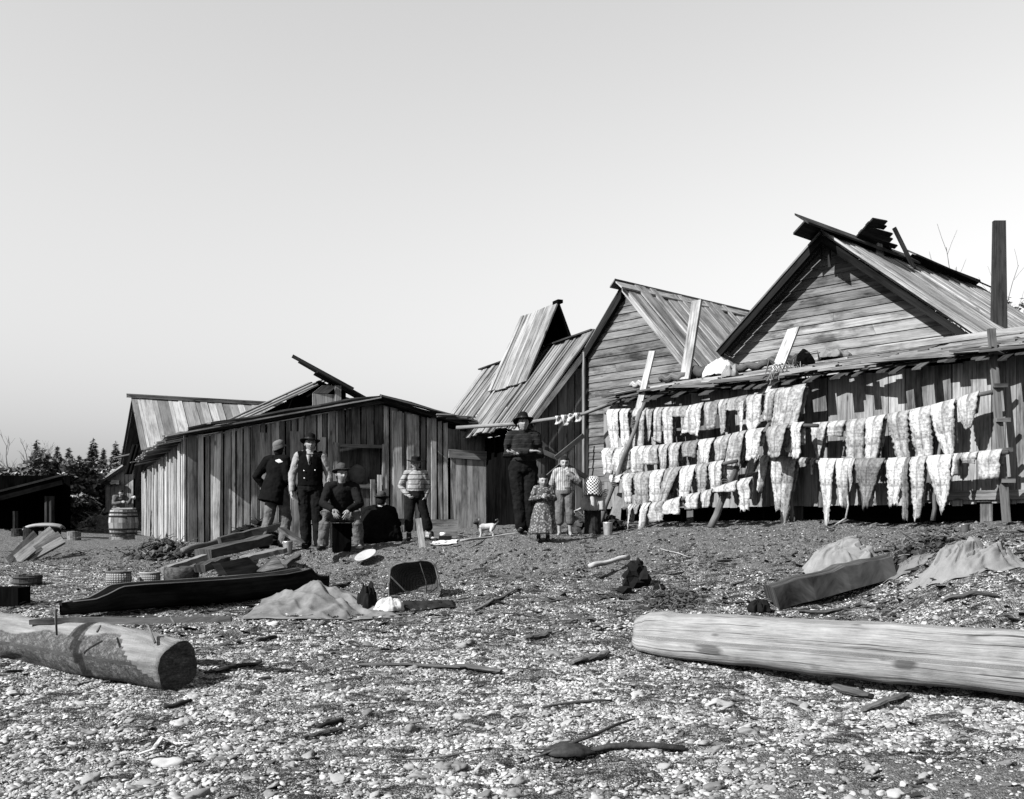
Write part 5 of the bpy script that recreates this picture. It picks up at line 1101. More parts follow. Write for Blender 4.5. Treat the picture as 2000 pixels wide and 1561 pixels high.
# individual sticks and slabs of driftwood on the shells
ST = [(925,1197,1012,1152,.03,'post',.6,'long dark stick slanting up right of the dark cloth'),(1060,1388,1195,1375,.012,'old',1,'thin dark stick low on the pebbles right of centre'),(890,1308,980,1320,.05,'driftwood',.5,'squarish brown piece of wood in the middle of the beach'),(700,1305,900,1312,.03,'driftwood',.5,'long flat splinter in the middle of the beach'),(1115,1302,1190,1282,.05,'old',1.8,'curved slab of bark left of the bleached log'),(1025,1252,1075,1240,.05,'old',1.4,'short dark bark piece right of centre on the beach'),(1180,1180,1390,1165,.008,'driftwood',1.5,'long thin pale reed left of the squared timber'),(1560,1305,1640,1312,.01,'old',1,'thin dark splinter against the lower side of the bleached log'),(1630,1350,1700,1368,.06,'driftwood',.5,'torn slab of bark below the bleached log, upper piece'),(1685,1395,1770,1365,.04,'old',1.5,'dark slab of bark below the bleached log, lower piece'),(400,1322,510,1300,.035,'old',.6,'dark driftwood root touching the shadow of the left log'),(500,1255,540,1248,.02,'old',.8,'small black stick on the shells right of the left log'),(620,1428,670,1412,.02,'old',.6,'small dark root on the pebbles at the lower left'),(740,1492,960,1468,.006,'driftwood',.6,'very thin long twig near the bottom of the beach'),(590,1450,668,1432,.03,'kelp',2,'dark kelp ribbon on the pebbles below centre'),(320,1388,372,1376,.02,'old',.6,'dark stick near the lower left pebbles'),(640,1152,685,1143,.04,'old',.8,'dark flat chip right behind the canvas sheet'),(1670,1085,1760,1075,.03,'driftwood',.6,'grey stick behind the pale folded cloth'),(1840,1180,1950,1172,.04,'old',1.2,'dark slab behind the bleached log at the right'),(1560,1200,1660,1192,.04,'old',1.2,'dark slab between timber and bleached log'),(1290,1075,1345,1092,.01,'driftwood',1.4,'thin pale twig on the slope right of the round stick')]
for x0, y0, x1, y1, w, mt, ti, lab in ST:
    a = GP(x0, y0)+V(0,0,w*.4+.01); b = GP(x1, y1)+V(0,0,w*.4+.01); a_m = a.lerp(b, .5)+V(0,0,.02*0)
    m = MB(); n = 8; sd = RN.random()*20; pts = []
    for i in range(n+1):
        p = a.lerp(b, i/n); p.z = gz(p.x, p.y)+.02+w*.35; pts.append(p+V(w*.6*noise.noise(V(i*.5, sd, 0)), w*.6*noise.noise(V(i*.5, sd, 3)), w*.4*noise.noise(V(i*.5, sd, 6))))
    m.tube(pts, [w*(.55+.45*math.sin(math.pi*(i+.7)/(n+1.4))) for i in range(n+1)], 8, ti, jit=.15, flat=.55 if w > .02 else 1)
    m.build('driftwood_stick', mt, None, lab, 'driftwood', 'driftwood pieces on the beach', smooth=w < .03, loc=a)
# ------------------------------------------------------------ people
TX = bpy.data.textures.new('folds', 'CLOUDS'); TX.noise_scale = .09; TX.noise_depth = 2
def finish(o, vox, fold=0, smooth=4):
    r = o.modifiers.new('skin', 'REMESH'); r.mode = 'VOXEL'; r.voxel_size = vox; r.use_smooth_shade = True
    s = o.modifiers.new('soften', 'SMOOTH'); s.iterations = smooth; s.factor = .5
    if fold:
        d = o.modifiers.new('folds', 'DISPLACE'); d.texture = TX; d.strength = fold; d.mid_level = .5; d.texture_coords = 'LOCAL'
    return o
def chain(m, pts, rads, n=12, flat=1):
    pts = [Vector(p) for p in pts]; d0 = (pts[1]-pts[0]).normalized(); d1 = (pts[-1]-pts[-2]).normalized(); P = []; Q = []
    for k in (1, .75, .4): P.append(pts[0]-d0*rads[0]*k); Q.append(rads[0]*math.sqrt(max(.03, 1-k*k)))
    for i in range(len(pts)-1):
        for t in (0, .5): P.append(pts[i].lerp(pts[i+1], t)); Q.append(rads[i]+(rads[i+1]-rads[i])*t)
    P.append(pts[-1]); Q.append(rads[-1])
    for k in (.4, .75, 1): P.append(pts[-1]+d1*rads[-1]*k); Q.append(rads[-1]*math.sqrt(max(.03, 1-k*k)))
    m.tube(P, Q, n, 1, flat=flat)
def torso(m, J, secs, infl=0, k=1):
    sp0, sp1 = J['pelvis'], J['neck']; ax0 = (J['hipb']-J['hipa']).normalized(); ax1 = (J['shb']-J['sha']).normalized(); mid = J.get('waist', sp0.lerp(sp1, .45)); d = (sp1-sp0)
    b = len(m.v); n = 20
    for t, hw, hd in secs:
        if t < .45: c = sp0.lerp(mid, t/.45)
        else: c = mid.lerp(sp1, (t-.45)/.55)
        if t < 0: c = sp0+(mid-sp0).normalized()*t*d.length
        dd = ((mid-sp0) if t < .45 else (sp1-mid)).normalized(); x = ax0.lerp(ax1, min(max(t, 0), 1)).normalized(); y = dd.cross(x).normalized(); x = y.cross(dd).normalized()
        for j in range(n):
            a = 2*math.pi*j/n; m.v.append(c+x*math.cos(a)*(hw*k+infl)+y*math.sin(a)*(hd*k+infl)); m.c.append((0,0,0)); m.t.append(1)
    for i in range(len(secs)-1):
        for j in range(n): q = (j+1) % n; m.f.append([b+i*n+j, b+i*n+q, b+(i+1)*n+q, b+(i+1)*n+j])
    m.f.append([b+j for j in range(n)][::-1]); m.f.append([b+(len(secs)-1)*n+j for j in range(n)])
SECS = [(-.14, .10, .09), (-.08, .155, .115), (.05, .165, .12), (.25, .155, .112), (.5, .158, .116), (.72, .165, .118), (.88, .155, .10), (.97, .10, .075), (1.03, .06, .06)]
def head_mesh(m, c, M3, s):
    import bmesh
    bm = bmesh.new(); bmesh.ops.create_icosphere(bm, subdivisions=4, radius=1); b = len(m.v); G = lambda v, q: math.exp(-(v/q)**2)
    for q in bm.verts:
        x, y, z = q.co; X, Y, Zz = x*.077, y*.094, z*.117
        if z < -.1: f = 1-.34*min(1, (-.1-z)/.8); X *= f; Y *= (1-.12*min(1, (-.1-z)/.8)) if y < 0 else (1-.45*min(1, (-.1-z)/.8))
        if y < 0:
            fr = min(1, -y*1.6)
            Y -= fr*(.024*G(x, .15)*G(z+.20, .17)+.014*G(x, .12)*G(z+.02, .18))
            Y += fr*.013*(G(x-.40, .2)+G(x+.40, .2))*G(z-.05, .15)
            Y -= fr*.007*G(z-.26, .12)*G(x, .6); Y -= fr*.008*G(x, .28)*G(z+.53, .07); Y += fr*.005*G(x, .3)*G(z+.60, .035); Y -= fr*.006*G(x, .25)*G(z+.64, .06)
            Y -= fr*.012*G(x, .25)*G(z+.85, .14); Y -= fr*.006*(G(x-.5, .2)+G(x+.5, .2))*G(z+.22, .2)
        m.v.append(Vector(c)+M3 @ (V(X, Y, Zz)*s)); m.c.append((0,0,0)); m.t.append(1)
    for q in bm.faces: m.f.append([b+w.index for w in q.verts])
    bm.free()
    for sd in (-1, 1): m.blob(Vector(c)+M3 @ (V(sd*.078, .012, -.008)*s), (.010*s, .018*s, .032*s), 0, 2, rot=M3)
def hand(m, w, d, nrm, side, s, curl=.5, spread=.12):
    d = d.normalized(); nrm = (nrm-d*nrm.dot(d)).normalized(); x = d.cross(nrm).normalized()*side
    chain(m, [w-d*.02*s, w+d*.03*s], [.026*s, .03*s], 8, .7)
    for k in range(4):
        o = (k-1.5)*.0195*s; L = (.070, .080, .074, .058)[k]*s; r = (.0088, .0092, .0088, .0078)[k]*s
        base = w+d*(.085-.004*abs(k-1))*s+x*o; chain(m, [w+d*.02*s+x*o*.7, base], [.013*s, .011*s], 8, .8)
        dd = (d+x*(k-1.5)*spread).normalized(); d1 = (dd*math.cos(curl*.6)+nrm*math.sin(curl*.6)); d2 = (dd*math.cos(curl*1.5)+nrm*math.sin(curl*1.5)); d3 = (dd*math.cos(curl*2.2)+nrm*math.sin(curl*2.2))
        a = base+d1*L*.45; b = a+d2*L*.32; chain(m, [base, a, b, b+d3*L*.23], [r*1.05, r, r*.95, r*.85], 8)
    t0 = w+d*.025*s-x*.026*s; t1 = t0+(d*.7-x*.6+nrm*.25).normalized()*.035*s; chain(m, [t0, t1, t1+(d*.9-x*.15+nrm*.3).normalized()*.032*s], [.014*s, .0115*s, .009*s], 8)
STAND = dict(pelvis=(0,0,.93), waist=(0,-.005,1.13), neck=(0,.015,1.445), head=(0,-.012,1.585), hipa=(-.09,0,.9), hipb=(.09,0,.9), kna=(-.105,-.02,.49), knb=(.105,-.02,.49), ana=(-.115,.02,.09), anb=(.115,.02,.09),
  sha=(-.175,.01,1.395), shb=(.175,.01,1.395), ela=(-.25,.03,1.11), elb=(.25,.03,1.11), wra=(-.27,-.05,.87), wrb=(.27,-.05,.87), toea=(-.14,-.15,.03), toeb=(.14,-.15,.03))
def person(loc, yaw, h, label, joints=None, look=0, nod=0, hk=1.0, top=None, bottom=None, hat=None, hair=True, feet='boot', curl=(.5, .5), palm=None, sleeves=True, slim=1.0, extra=None, cut=(.93, .93)):
    s = h/1.7; J0 = dict(STAND); J0.update(joints or {}); J = {k: Vector(v) for k, v in J0.items()}
    root = empty('person', tuple(loc), label, 'person'); root.rotation_euler = (0, 0, R(yaw)); T = Matrix.Rotation(R(yaw), 4, 'Z') @ Matrix.Scale(s, 4); fin = Matrix.Translation(Vector(loc))
    def out(m, name, mat, vox=None, fold=0, sm=4, parent=None):
        for i, p in enumerate(m.v): m.v[i] = T @ Vector(p)
        o = m.build(name, mat, None, smooth=True); o.parent = parent or root; o.matrix_parent_inverse = Matrix.Rotation(-R(yaw), 4, 'Z') if parent is None else Matrix.Identity(4)
        if vox: finish(o, vox, fold, sm)
        return o
    M3 = (Matrix.Rotation(R(look), 3, 'Z') @ Matrix.Rotation(R(nod), 3, 'X'))
    m = MB(); k = slim
    torso(m, J, SECS, -.006, k); chain(m, [J['neck']-V(0,0,.03), J['head']-V(0,-.01,.07)*hk], [.058, .052], 14)
    head_mesh(m, J['head'], M3, hk)
    for q in 'ab':
        sg = -1 if q == 'a' else 1
        chain(m, [J['sh'+q], J['el'+q], J['wr'+q]], [.052*k, .040*k, .026]); chain(m, [J['sh'+q].lerp(J['neck'], .5), J['sh'+q]], [.05, .055*k])
        chain(m, [J['hip'+q], J['kn'+q], J['an'+q]], [.085*k, .055*k, .037])
        chain(m, [J['an'+q]-V(0,0,.03), J['toe'+q]], [.038, .028], 10)
        d = J['wr'+q]-J['el'+q]; pn = (palm or {}).get(q, V(-sg, 0, 0)); hand(m, J['wr'+q], (palm or {}).get('d'+q, d), pn, sg, 1.0 if hk < 1.15 else 1.1, curl[0 if q == 'a' else 1])
    body = out(m, 'body', 'skin', .0058*s if s > .6 else .0045, 0, 2)
    # face details
    for nm, mt, lst, r in (('eye', 'eye', ((-.031, -.0795, .006), (.031, -.0795, .006)), (.012, .006, .0045)), ('eyebrow', 'hair', ((-.031, -.092, .028), (.031, -.092, .028)), (.017, .005, .0035)), ('lips', 'lip', ((0, -.103, -.066),), (.020, .006, .005))):
        for p in lst:
            m = MB(); m.blob(J['head']+M3 @ (V(*p)*hk), [a*hk for a in r], 0, 2, rot=M3); out(m, nm, mt)
    if hair:
        m = MB(); import bmesh
        bm = bmesh.new(); bmesh.ops.create_icosphere(bm, subdivisions=4, radius=1); b = len(m.v)
        for q in bm.verts:
            x, y, z = q.co; g = 1.08+.05*noise.noise(V(x*6, y*6, z*3)); lim = -.15 if y < -.3 else (-.6 if y > .2 else -.35); fr = (.42 if y < -.2 else lim)
            if z < fr: g = .80
            m.v.append(J['head']+M3 @ (V(x*.079*g, y*.098*g+.004, z*.119*g)*hk)); m.c.append((0,0,0)); m.t.append(1)
        for q in bm.faces: m.f.append([b+w.index for w in q.verts])
        bm.free(); out(m, 'hair', 'hair')
    if top:
        mat, infl, low = top[:3]; m = MB(); secs = [(t, hw, hd) for t, hw, hd in SECS if t >= low-.02 and t < .99]
        if low < -.14: secs = [(low, .19, .15)]+secs
        torso(m, J, secs, infl, k)
        for q in 'ab':
            chain(m, [J['sh'+q].lerp(J['neck'], .45), J['sh'+q]], [.052+infl, .058*k+infl])
            if sleeves: chain(m, [J['sh'+q], J['el'+q], J['el'+q].lerp(J['wr'+q], cut[0 if q == 'a' else 1])], [.056*k+infl, .046*k+infl*.9, .033+infl*.6])
        if len(top) > 3 and top[3]: chain(m, [J['neck']-V(0,0,.06), J['neck']+V(0,-.008,.035)], [.085, .066], 14)
        out(m, top[4] if len(top) > 4 else 'sweater', mat, .009*s, .022*s, 3)
    if bottom:
        mat, infl, frac = bottom; m = MB(); torso(m, J, [(t, hw, hd) for t, hw, hd in SECS if t < .27], infl, k)
        for q in 'ab':
            e = J['kn'+q].lerp(J['an'+q], frac); chain(m, [J['hip'+q]+V(0,0,.02), J['hip'+q].lerp(J['kn'+q], .5), J['kn'+q], J['kn'+q].lerp(e, .6), e], [.088*k+infl, .078*k+infl, .062*k+infl*1.1, .055*k+infl*1.3, .048*k+infl*1.5])
        out(m, 'trousers', mat, .009*s, .03*s, 3)
    if feet == 'boot':
        for q in 'ab':
            m = MB(); a = J['an'+q]; t = J['toe'+q]; chain(m, [a+V(0,0,.06), a-V(0,0,.02)], [.052, .052]); chain(m, [V(a.x, a.y+.01, .042), V(t.x, t.y, .036)], [.046, .038], 12, .85); out(m, 'shoe', 'boot', .009*s, 0, 2)
    if hat:
        kind, mat, tilt, roll_, br = hat; Mh = (M3 @ Matrix.Rotation(R(tilt), 3, 'X') @ Matrix.Rotation(R(roll_), 3, 'Y')); c = J['head']+M3 @ (V(0, .008, .055)*hk)
        ov = lambda p: V(p.x*.92, p.y*1.1, p.z+.006*(math.cos(2*math.atan2(p.y, p.x)))*(math.hypot(p.x, p.y)/.1)**2*(1 if math.hypot(p.x, p.y) > .09 else 0)+.006*noise.noise(V(p.x*14, p.y*14, 2)))
        m = MB()
        if kind == 'brim': pr = [(.084, -.01), (br, -.022), (br+.004, -.016), (br, -.012), (.09, .002), (.088, .03), (.082, .075), (.07, .098), (.045, .096), (.02, .082), (0, .078)]
        elif kind == 'flat': pr = [(.084, -.006), (br, -.008), (br+.003, -.003), (br, 0), (.088, .004), (.088, .03), (.084, .07), (.076, .08), (.04, .084), (0, .084)]
        elif kind == 'bowler': pr = [(.084, -.006), (br, -.002), (br+.004, .004), (br, .008), (.09, .006), (.09, .03), (.084, .07), (.06, .10), (.03, .112), (0, .116)]
        else: pr = [(.084, -.012), (br, -.035), (br+.002, -.03), (.096, .005), (.098, .03), (.085, .07), (.05, .095), (0, .10)]
        m.lathe([(r*hk, z*hk) for r, z in pr], 36, (0, 0, 0), 1, None, ov)
        for i, p in enumerate(m.v): m.v[i] = c+Mh @ p
        ho = out(m, 'hat', mat); so = ho.modifiers.new('felt', 'SOLIDIFY'); so.thickness = .003
        if kind != 'cap':
            m = MB(); m.lathe([(.0915*hk, .006*hk), (.0915*hk, .028*hk)], 36, (0,0,0), 1, None, ov)
            for i, p in enumerate(m.v): m.v[i] = c+Mh @ p
            o2 = out(m, 'hat_band', 'black', parent=None)
    if extra: extra(J, out, M3)
    return root
# coated man, back turned
def coat_extra(J, out, M3):
    m = MB(); m.blob(J['sha'].lerp(J['neck'], .25)+V(.02, .085, -.03), (.08, .012, .032), .3, 2, 1, 2); out(m, 'torn_patch', 'white_cloth')
    m = MB(); torso(m, J, [(-.38, .20, .155), (-.2, .195, .15), (0, .195, .15), (.3, .175, .14), (.5, .175, .135)], .02); out(m, 'coat_skirt', 'dark_cloth', .012, .03, 3)
person(GX(541, 16.3), 152, 1.72, 'man in a long black coat and cap, back turned, one hand in his pocket', dict(pelvis=(.03,.05,.92), neck=(0,-.03,1.43), head=(.0,-.06,1.57), ela=(-.22,.0,1.1), wra=(-.2,-.18,.95), elb=(.33,.10,1.14), wrb=(.22,-.02,.93), kna=(-.1,-.12,.49), ana=(-.1,.0,.09), knb=(.12,.05,.48), anb=(.14,.2,.1), toeb=(.15,.05,.03)),
       look=10, nod=-8, top=('dark_cloth', .03, -.14, True, 'coat'), bottom=('jean', .018, .95), hat=('cap', 'cap', -8, 12, .118), extra=coat_extra)
# man in vest
def vest_extra(J, out, M3):
    m = MB(); torso(m, J, [(t, hw, hd) for t, hw, hd in SECS if -.05 < t < .98], .030); [chain(m, [J['sh'+q].lerp(J['neck'], .75), J['sh'+q].lerp(J['neck'], .12)], [.062, .078]) for q in 'ab']; out(m, 'vest', 'vest', .009, .014, 3)
    m = MB(); n = J['neck']; m.hexa([n+V(-.05,-.125,-.03), n+V(-.05,-.09,-.03), n+V(.05,-.125,-.03), n+V(.05,-.09,-.03), n+V(-.008,-.163,-.19), n+V(-.008,-.13,-.19), n+V(.008,-.163,-.19), n+V(.008,-.13,-.19)], .1, .1, 1); out(m, 'shirt_front', 'shirt')
    m = MB(); m.hexa([n+V(-.018,-.132,-.03), n+V(-.018,-.10,-.03), n+V(.018,-.132,-.03), n+V(.018,-.10,-.03), n+V(-.012,-.168,-.15), n+V(-.012,-.14,-.15), n+V(.012,-.168,-.15), n+V(.012,-.14,-.15)], .1, .1, 1); out(m, 'necktie', 'hatmid')
    for x, z in ((-.075, 1.17), (.085, 1.18), (-.07, 1.06)):
        m = MB(); m.blob(V(x, -.158, z), (.012, .006, .012), 0, 2); out(m, 'button', 'metal')
person(GX(606, 15.75), 6, 1.74, 'man standing in black vest, light shirt sleeves, striped tie and dark wide hat', dict(ana=(-.06,.03,.09), toea=(-.08,-.14,.03), kna=(-.075,0,.49), anb=(.13,-.02,.09), toeb=(.17,-.19,.03), ela=(-.27,.03,1.12), elb=(.28,.03,1.12), wra=(-.27,-.06,.87), wrb=(.27,-.06,.87)),
       look=14, nod=-2, top=('shirt', .018, -.05, True, 'shirt'), bottom=('trouser', .022, .97), hat=('brim', 'hatdark', -8, 4, .16), extra=vest_extra)
# seated man
SEAT = GX(668, 15.5)
person(SEAT, 8, 1.72, 'young man seated forward on a block in dark knit sweater, hands hanging between his knees', dict(pelvis=(0,.08,.50), waist=(0,.02,.68), neck=(0,-.10,.98), head=(0,-.16,1.12), hipa=(-.1,.04,.49), hipb=(.1,.04,.49), kna=(-.23,-.36,.53), knb=(.22,-.36,.53), ana=(-.27,-.30,.09), anb=(.25,-.27,.09), toea=(-.32,-.47,.03), toeb=(.30,-.44,.03), sha=(-.19,-.08,.93), shb=(.19,-.08,.93), ela=(-.27,-.22,.68), elb=(.26,-.22,.68), wra=(-.12,-.42,.60), wrb=(.11,-.43,.59)),
       look=22, nod=4, top=('sweater', .022, -.05, True), bottom=('jean', .02, .97), hat=('bowler', 'hatmid', -14, -4, .152), curl=(.25, .3), palm={'a': V(.3,.9,0), 'b': V(-.3,.9,0), 'da': V(.42,-.15,-.9), 'db': V(-.38,-.15,-.92)})
m = MB(); c = SEAT+V(.0, .05, -.03); m.board(c+V(-.13,-.16,0), c+V(-.13,-.16,.43), V(.27, .03, 0), V(-.03, .3, 0), .5); m.build('seat_block', 'dark', None, 'dark upright wooden block used as a seat by the seated man', 'block', loc=c)
m = MB(); c = SEAT+V(-.24, .3, 0); m.board(c, c+V(.02,0,.36), V(.16, .02, 0), V(0, .03, 0), .9); m.build('split_shake', 'plank', None, 'short split shake propped behind the seated man', 'shake', loc=c)
# crouching figure
def crouch_extra(J, out, M3):
    m = MB(); m.lathe([(0, 0), (.40, .0), (.42, .08), (.37, .28), (.30, .42), (.2, .56), (.0, .60)], 30, (0, .0, 0), 1, None, lambda p: V(p.x*(1+.06*math.sin(math.atan2(p.y, p.x)*5)), p.y*.85, p.z)); out(m, 'coat', 'dark_cloth', .012, .04, 3)
person(GX(741, 16.6), 170, 1.6, 'person crouching on the ground with back turned, in a dark coat and bowler hat', dict(pelvis=(0,.05,.22), waist=(0,0,.38), neck=(.0,-.08,.60), head=(-.0,-.12,.73), hipa=(-.1,0,.2), hipb=(.1,0,.2), kna=(-.22,-.25,.32), knb=(.22,-.25,.32), ana=(-.15,-.1,.08), anb=(.15,-.1,.08), toea=(-.15,-.25,.03), toeb=(.15,-.25,.03), sha=(-.2,-.02,.54), shb=(.2,-.02,.54), ela=(-.28,-.12,.32), elb=(.28,-.12,.32), wra=(-.1,-.34,.28), wrb=(.1,-.34,.28)),
       look=0, nod=5, top=('dark_cloth', .04, -.05, False, 'jacket'), bottom=('trouser', .03, .9), hat=('bowler', 'hatmid', 4, 0, .135), extra=crouch_extra)
# boy in striped sweater
person(GX(812, 16.1), 4, 1.30, 'boy in a pale striped sweater and flat brimmed hat, hands in his pockets', dict(pelvis=(0,0,.93), ela=(-.32,.05,1.12), wra=(-.17,-.08,.95), elb=(.26,.07,1.12), wrb=(.19,-.02,.90), kna=(-.13,-.05,.49), ana=(-.14,0,.09), toea=(-.16,-.17,.03), knb=(.2,-.02,.5), anb=(.32,.02,.1), toeb=(.42,-.13,.03)),
       look=4, nod=2, hk=1.16, top=('striped', .024, -.05, True), bottom=('trouser', .03, .55), hat=('flat', 'hatdark', 2, 0, .178), slim=.9, curl=(.9, .9))
# tall man with folded arms
person(GX(1022, 15.35), 2, 1.76, 'tall man standing with folded arms in a dark banded sweater and black hat', dict(neck=(0,.02,1.445), ela=(-.25,-.03,1.13), wra=(.09,-.20,1.17), elb=(.25,-.03,1.13), wrb=(-.10,-.235,1.13), ana=(-.02,.02,.09), toea=(-.06,-.15,.03), kna=(-.06,0,.49), knb=(.10,-.02,.49), anb=(.09,.04,.09), toeb=(.12,-.12,.03), hipa=(-.1,0,.9), hipb=(.1,0,.9)),
       look=8, nod=-6, top=('fairisle', .024, -.02, True), bottom=('trouser', .03, .95), hat=('brim', 'hatdark', -10, -3, .16), slim=1.05, palm={'a': V(0,.2,-1), 'b': V(0,.5,1), 'da': V(1,.1,.1), 'db': V(-1,.15,.1)}, curl=(.35, .35), cut=(.9, .9))
# little girl
def girl_extra(J, out, M3):
    m = MB(); m.lathe([(.0, .20), (.35, .20), (.36, .21), (.335, .35), (.27, .7), (.20, .95), (.16, 1.12), (0, 1.12)], 60, (0, 0, 0), 1, None, lambda p: V(p.x*(1+.05*math.sin(math.atan2(p.y, p.x)*11)*(1.2-p.z)), p.y*.9*(1+.05*math.sin(math.atan2(p.y, p.x)*11)*(1.2-p.z)), p.z)); out(m, 'skirt', 'dress', .011, .02, 2)
person(GX(1061, 14.45), 4, .97, 'little girl in a long spotted dress holding her hands together at her chest', dict(head=(0,-.012,1.50), neck=(0,.01,1.36), sha=(-.17,.0,1.3), shb=(.17,.0,1.3), ela=(-.29,-.04,1.06), wra=(-.07,-.24,1.1), elb=(.27,-.04,1.06), wrb=(.09,-.26,1.12)),
       look=4, nod=6, hk=1.5, top=('dress', .035, .1, True, 'bodice'), curl=(.7, .7), slim=1.1, extra=girl_extra)
# barefoot boy
person(GX(1103, 15.2), -4, 1.2, 'barefoot boy in a light striped shirt and short trousers, one hand at his mouth', dict(head=(0,-.012,1.53), neck=(0,.01,1.40), sha=(-.17,.0,1.34), shb=(.17,.0,1.34), ela=(-.27,.08,1.1), wra=(-.2,.18,.95), elb=(.27,-.12,1.14), wrb=(.07,-.21,1.31), toea=(-.13,-.17,.03), toeb=(.13,-.17,.03)),
       look=2, nod=6, hk=1.25, top=('checkshirt', .03, .0, True, 'shirt'), bottom=('jean', .03, .45), feet='bare', palm={'b': V(0,.8,.3), 'db': V(-.35,-.1,.9)}, curl=(.6, 1.0))
# person working behind the barrel
def work_extra(J, out, M3):
    m = MB(); m.lathe([(0, .1), (.32, .1), (.30, .2), (.24, .7), (.17, 1.0), (0, 1.0)], 30, (0, .05, 0), 1.0, None, lambda p: V(p.x, p.y, p.z)); out(m, 'skirt', 'linen', .014, .03, 2)
    m = MB(); m.blob(V(.42, -.3, 1.33), (.07, .07, .06), .2, 2); out(m, 'white_bundle', 'white_cloth')
person(GX(233, 26.3), 35, 1.25, 'person with dark hair bending over their work behind the barrel', dict(pelvis=(0,.1,.92), waist=(0,0,1.1), neck=(0,-.14,1.36), head=(0,-.24,1.48), sha=(-.17,-.12,1.33), shb=(.17,-.12,1.33), ela=(-.25,-.25,1.1), elb=(.28,-.25,1.15), wra=(-.05,-.45,1.15), wrb=(.3,-.42,1.3)), look=10, nod=25, top=('canvas', .03, -.05, False, 'blouse'), extra=work_extra, slim=1.1)
# ------------------------------------------------------------ puppy
def puppy():
    c = GX(950, 15.3); k = NT('puppy_fur', .9, .1); p = k.obj(); sx = k.n('ShaderNodeSeparateXYZ'); k.put(sx.inputs[0], p); x = k.M('ADD', sx.outputs[0], k.M('MULTIPLY', k.M('SUBTRACT', k.noise(p, 30, 3), .5), .05))
    f = k.ramp(k.M('ADD', k.M('MULTIPLY', x, 2.5), .5), [(.185, 1), (.24, 0), (.80, 0), (.86, 1)]); k.col(k.mix(f, .22, .02)); k.bump(k.noise(p, 140, 3), .6, .004); MT['fur'] = k.m
    root = empty('puppy', tuple(c), 'small pale puppy with a dark head and curled tail by the shed door', 'puppy'); m = MB(); o = c
    P = lambda x, y, z: o+V(x, y, z)
    chain(m, [P(-.085, 0, .165), P(-.02, 0, .165), P(.09, 0, .175)], [.062, .05, .05]); chain(m, [P(-.085, 0, .14), P(-.08, -.0, .175)], [.05, .05])
    chain(m, [P(-.09, 0, .19), P(-.13, -.02, .235)], [.042, .036]); chain(m, [P(-.14, -.03, .245), P(-.145, -.04, .24)], [.046, .042]); chain(m, [P(-.16, -.06, .235), P(-.178, -.09, .225)], [.026, .017])
    for s in (-1, 1):
        chain(m, [P(-.13+s*.02, -.02+s*.035, .28), P(-.125+s*.03, -.02+s*.05, .245)], [.014, .008], 8, .6)
        chain(m, [P(-.085, s*.032, .14), P(-.078, s*.034, .08), P(-.088, s*.034, .02), P(-.105, s*.034, .012)], [.026, .017, .013, .014], 8)
        chain(m, [P(.09, s*.03, .16), P(.07, s*.036, .105), P(.105, s*.036, .065), P(.098, s*.036, .016), P(.08, s*.036, .010)], [.036, .025, .015, .013, .014], 8)
    chain(m, [P(.13, 0, .195), P(.165, .0, .225), P(.185, 0, .255), P(.165, -.01, .28), P(.14, -.01, .27)], [.016, .016, .015, .014, .01], 8)
    b = m.build('body', 'fur', root, loc=None, smooth=True); 
    me = b.data
    for v in me.vertices: v.co = v.co-o
    b.matrix_parent_inverse = Matrix.Identity(4); finish(b, .0055, 0, 2)
    for s in (-1, 1): m = MB(); m.blob(P(-.168+s*.004, -.062+s*.018, .252), (.006, .006, .006), 0, 2); m.build('eye', 'eye', root, smooth=True)
    m = MB(); m.blob(P(-.184, -.105, .228), (.008, .008, .007), 0, 2); m.build('nose', 'eye', root, smooth=True)
puppy()
# ------------------------------------------------------------ trees and bushes
MTleaf = NT('dark_foliage', .5, .45); _t = MTleaf.attr('tint'); MTleaf.col(MTleaf.M('MULTIPLY', _t, .03)); MT['leaf'] = MTleaf.m
def leafcloud(m, c, r, n, size, rng, flat=1.0, needles=False):
    for _ in range(n):
        while True:
            q = V(rng.uniform(-1, 1), rng.uniform(-1, 1), rng.uniform(-1, 1))
            if q.length < 1 and q.length > .3: break
        p = Vector(c)+V(q.x*r[0], q.y*r[1], q.z*r[2]); s = size*rng.uniform(.6, 1.4)
        a = V(rng.uniform(-1, 1), rng.uniform(-1, 1), rng.uniform(-.7, .7)).normalized(); b = a.cross(V(rng.uniform(-1, 1), rng.uniform(-1, 1), 1)).normalized()
        k = len(m.v); w = .25 if needles else .5
        for d in (-a*s, b*s*w, a*s, -b*s*w): m.v.append(p+d); m.c.append((0, 0, 0)); m.t.append(rng.uniform(.4, 2.2))
        m.f.append([k, k+1, k+2, k+3])
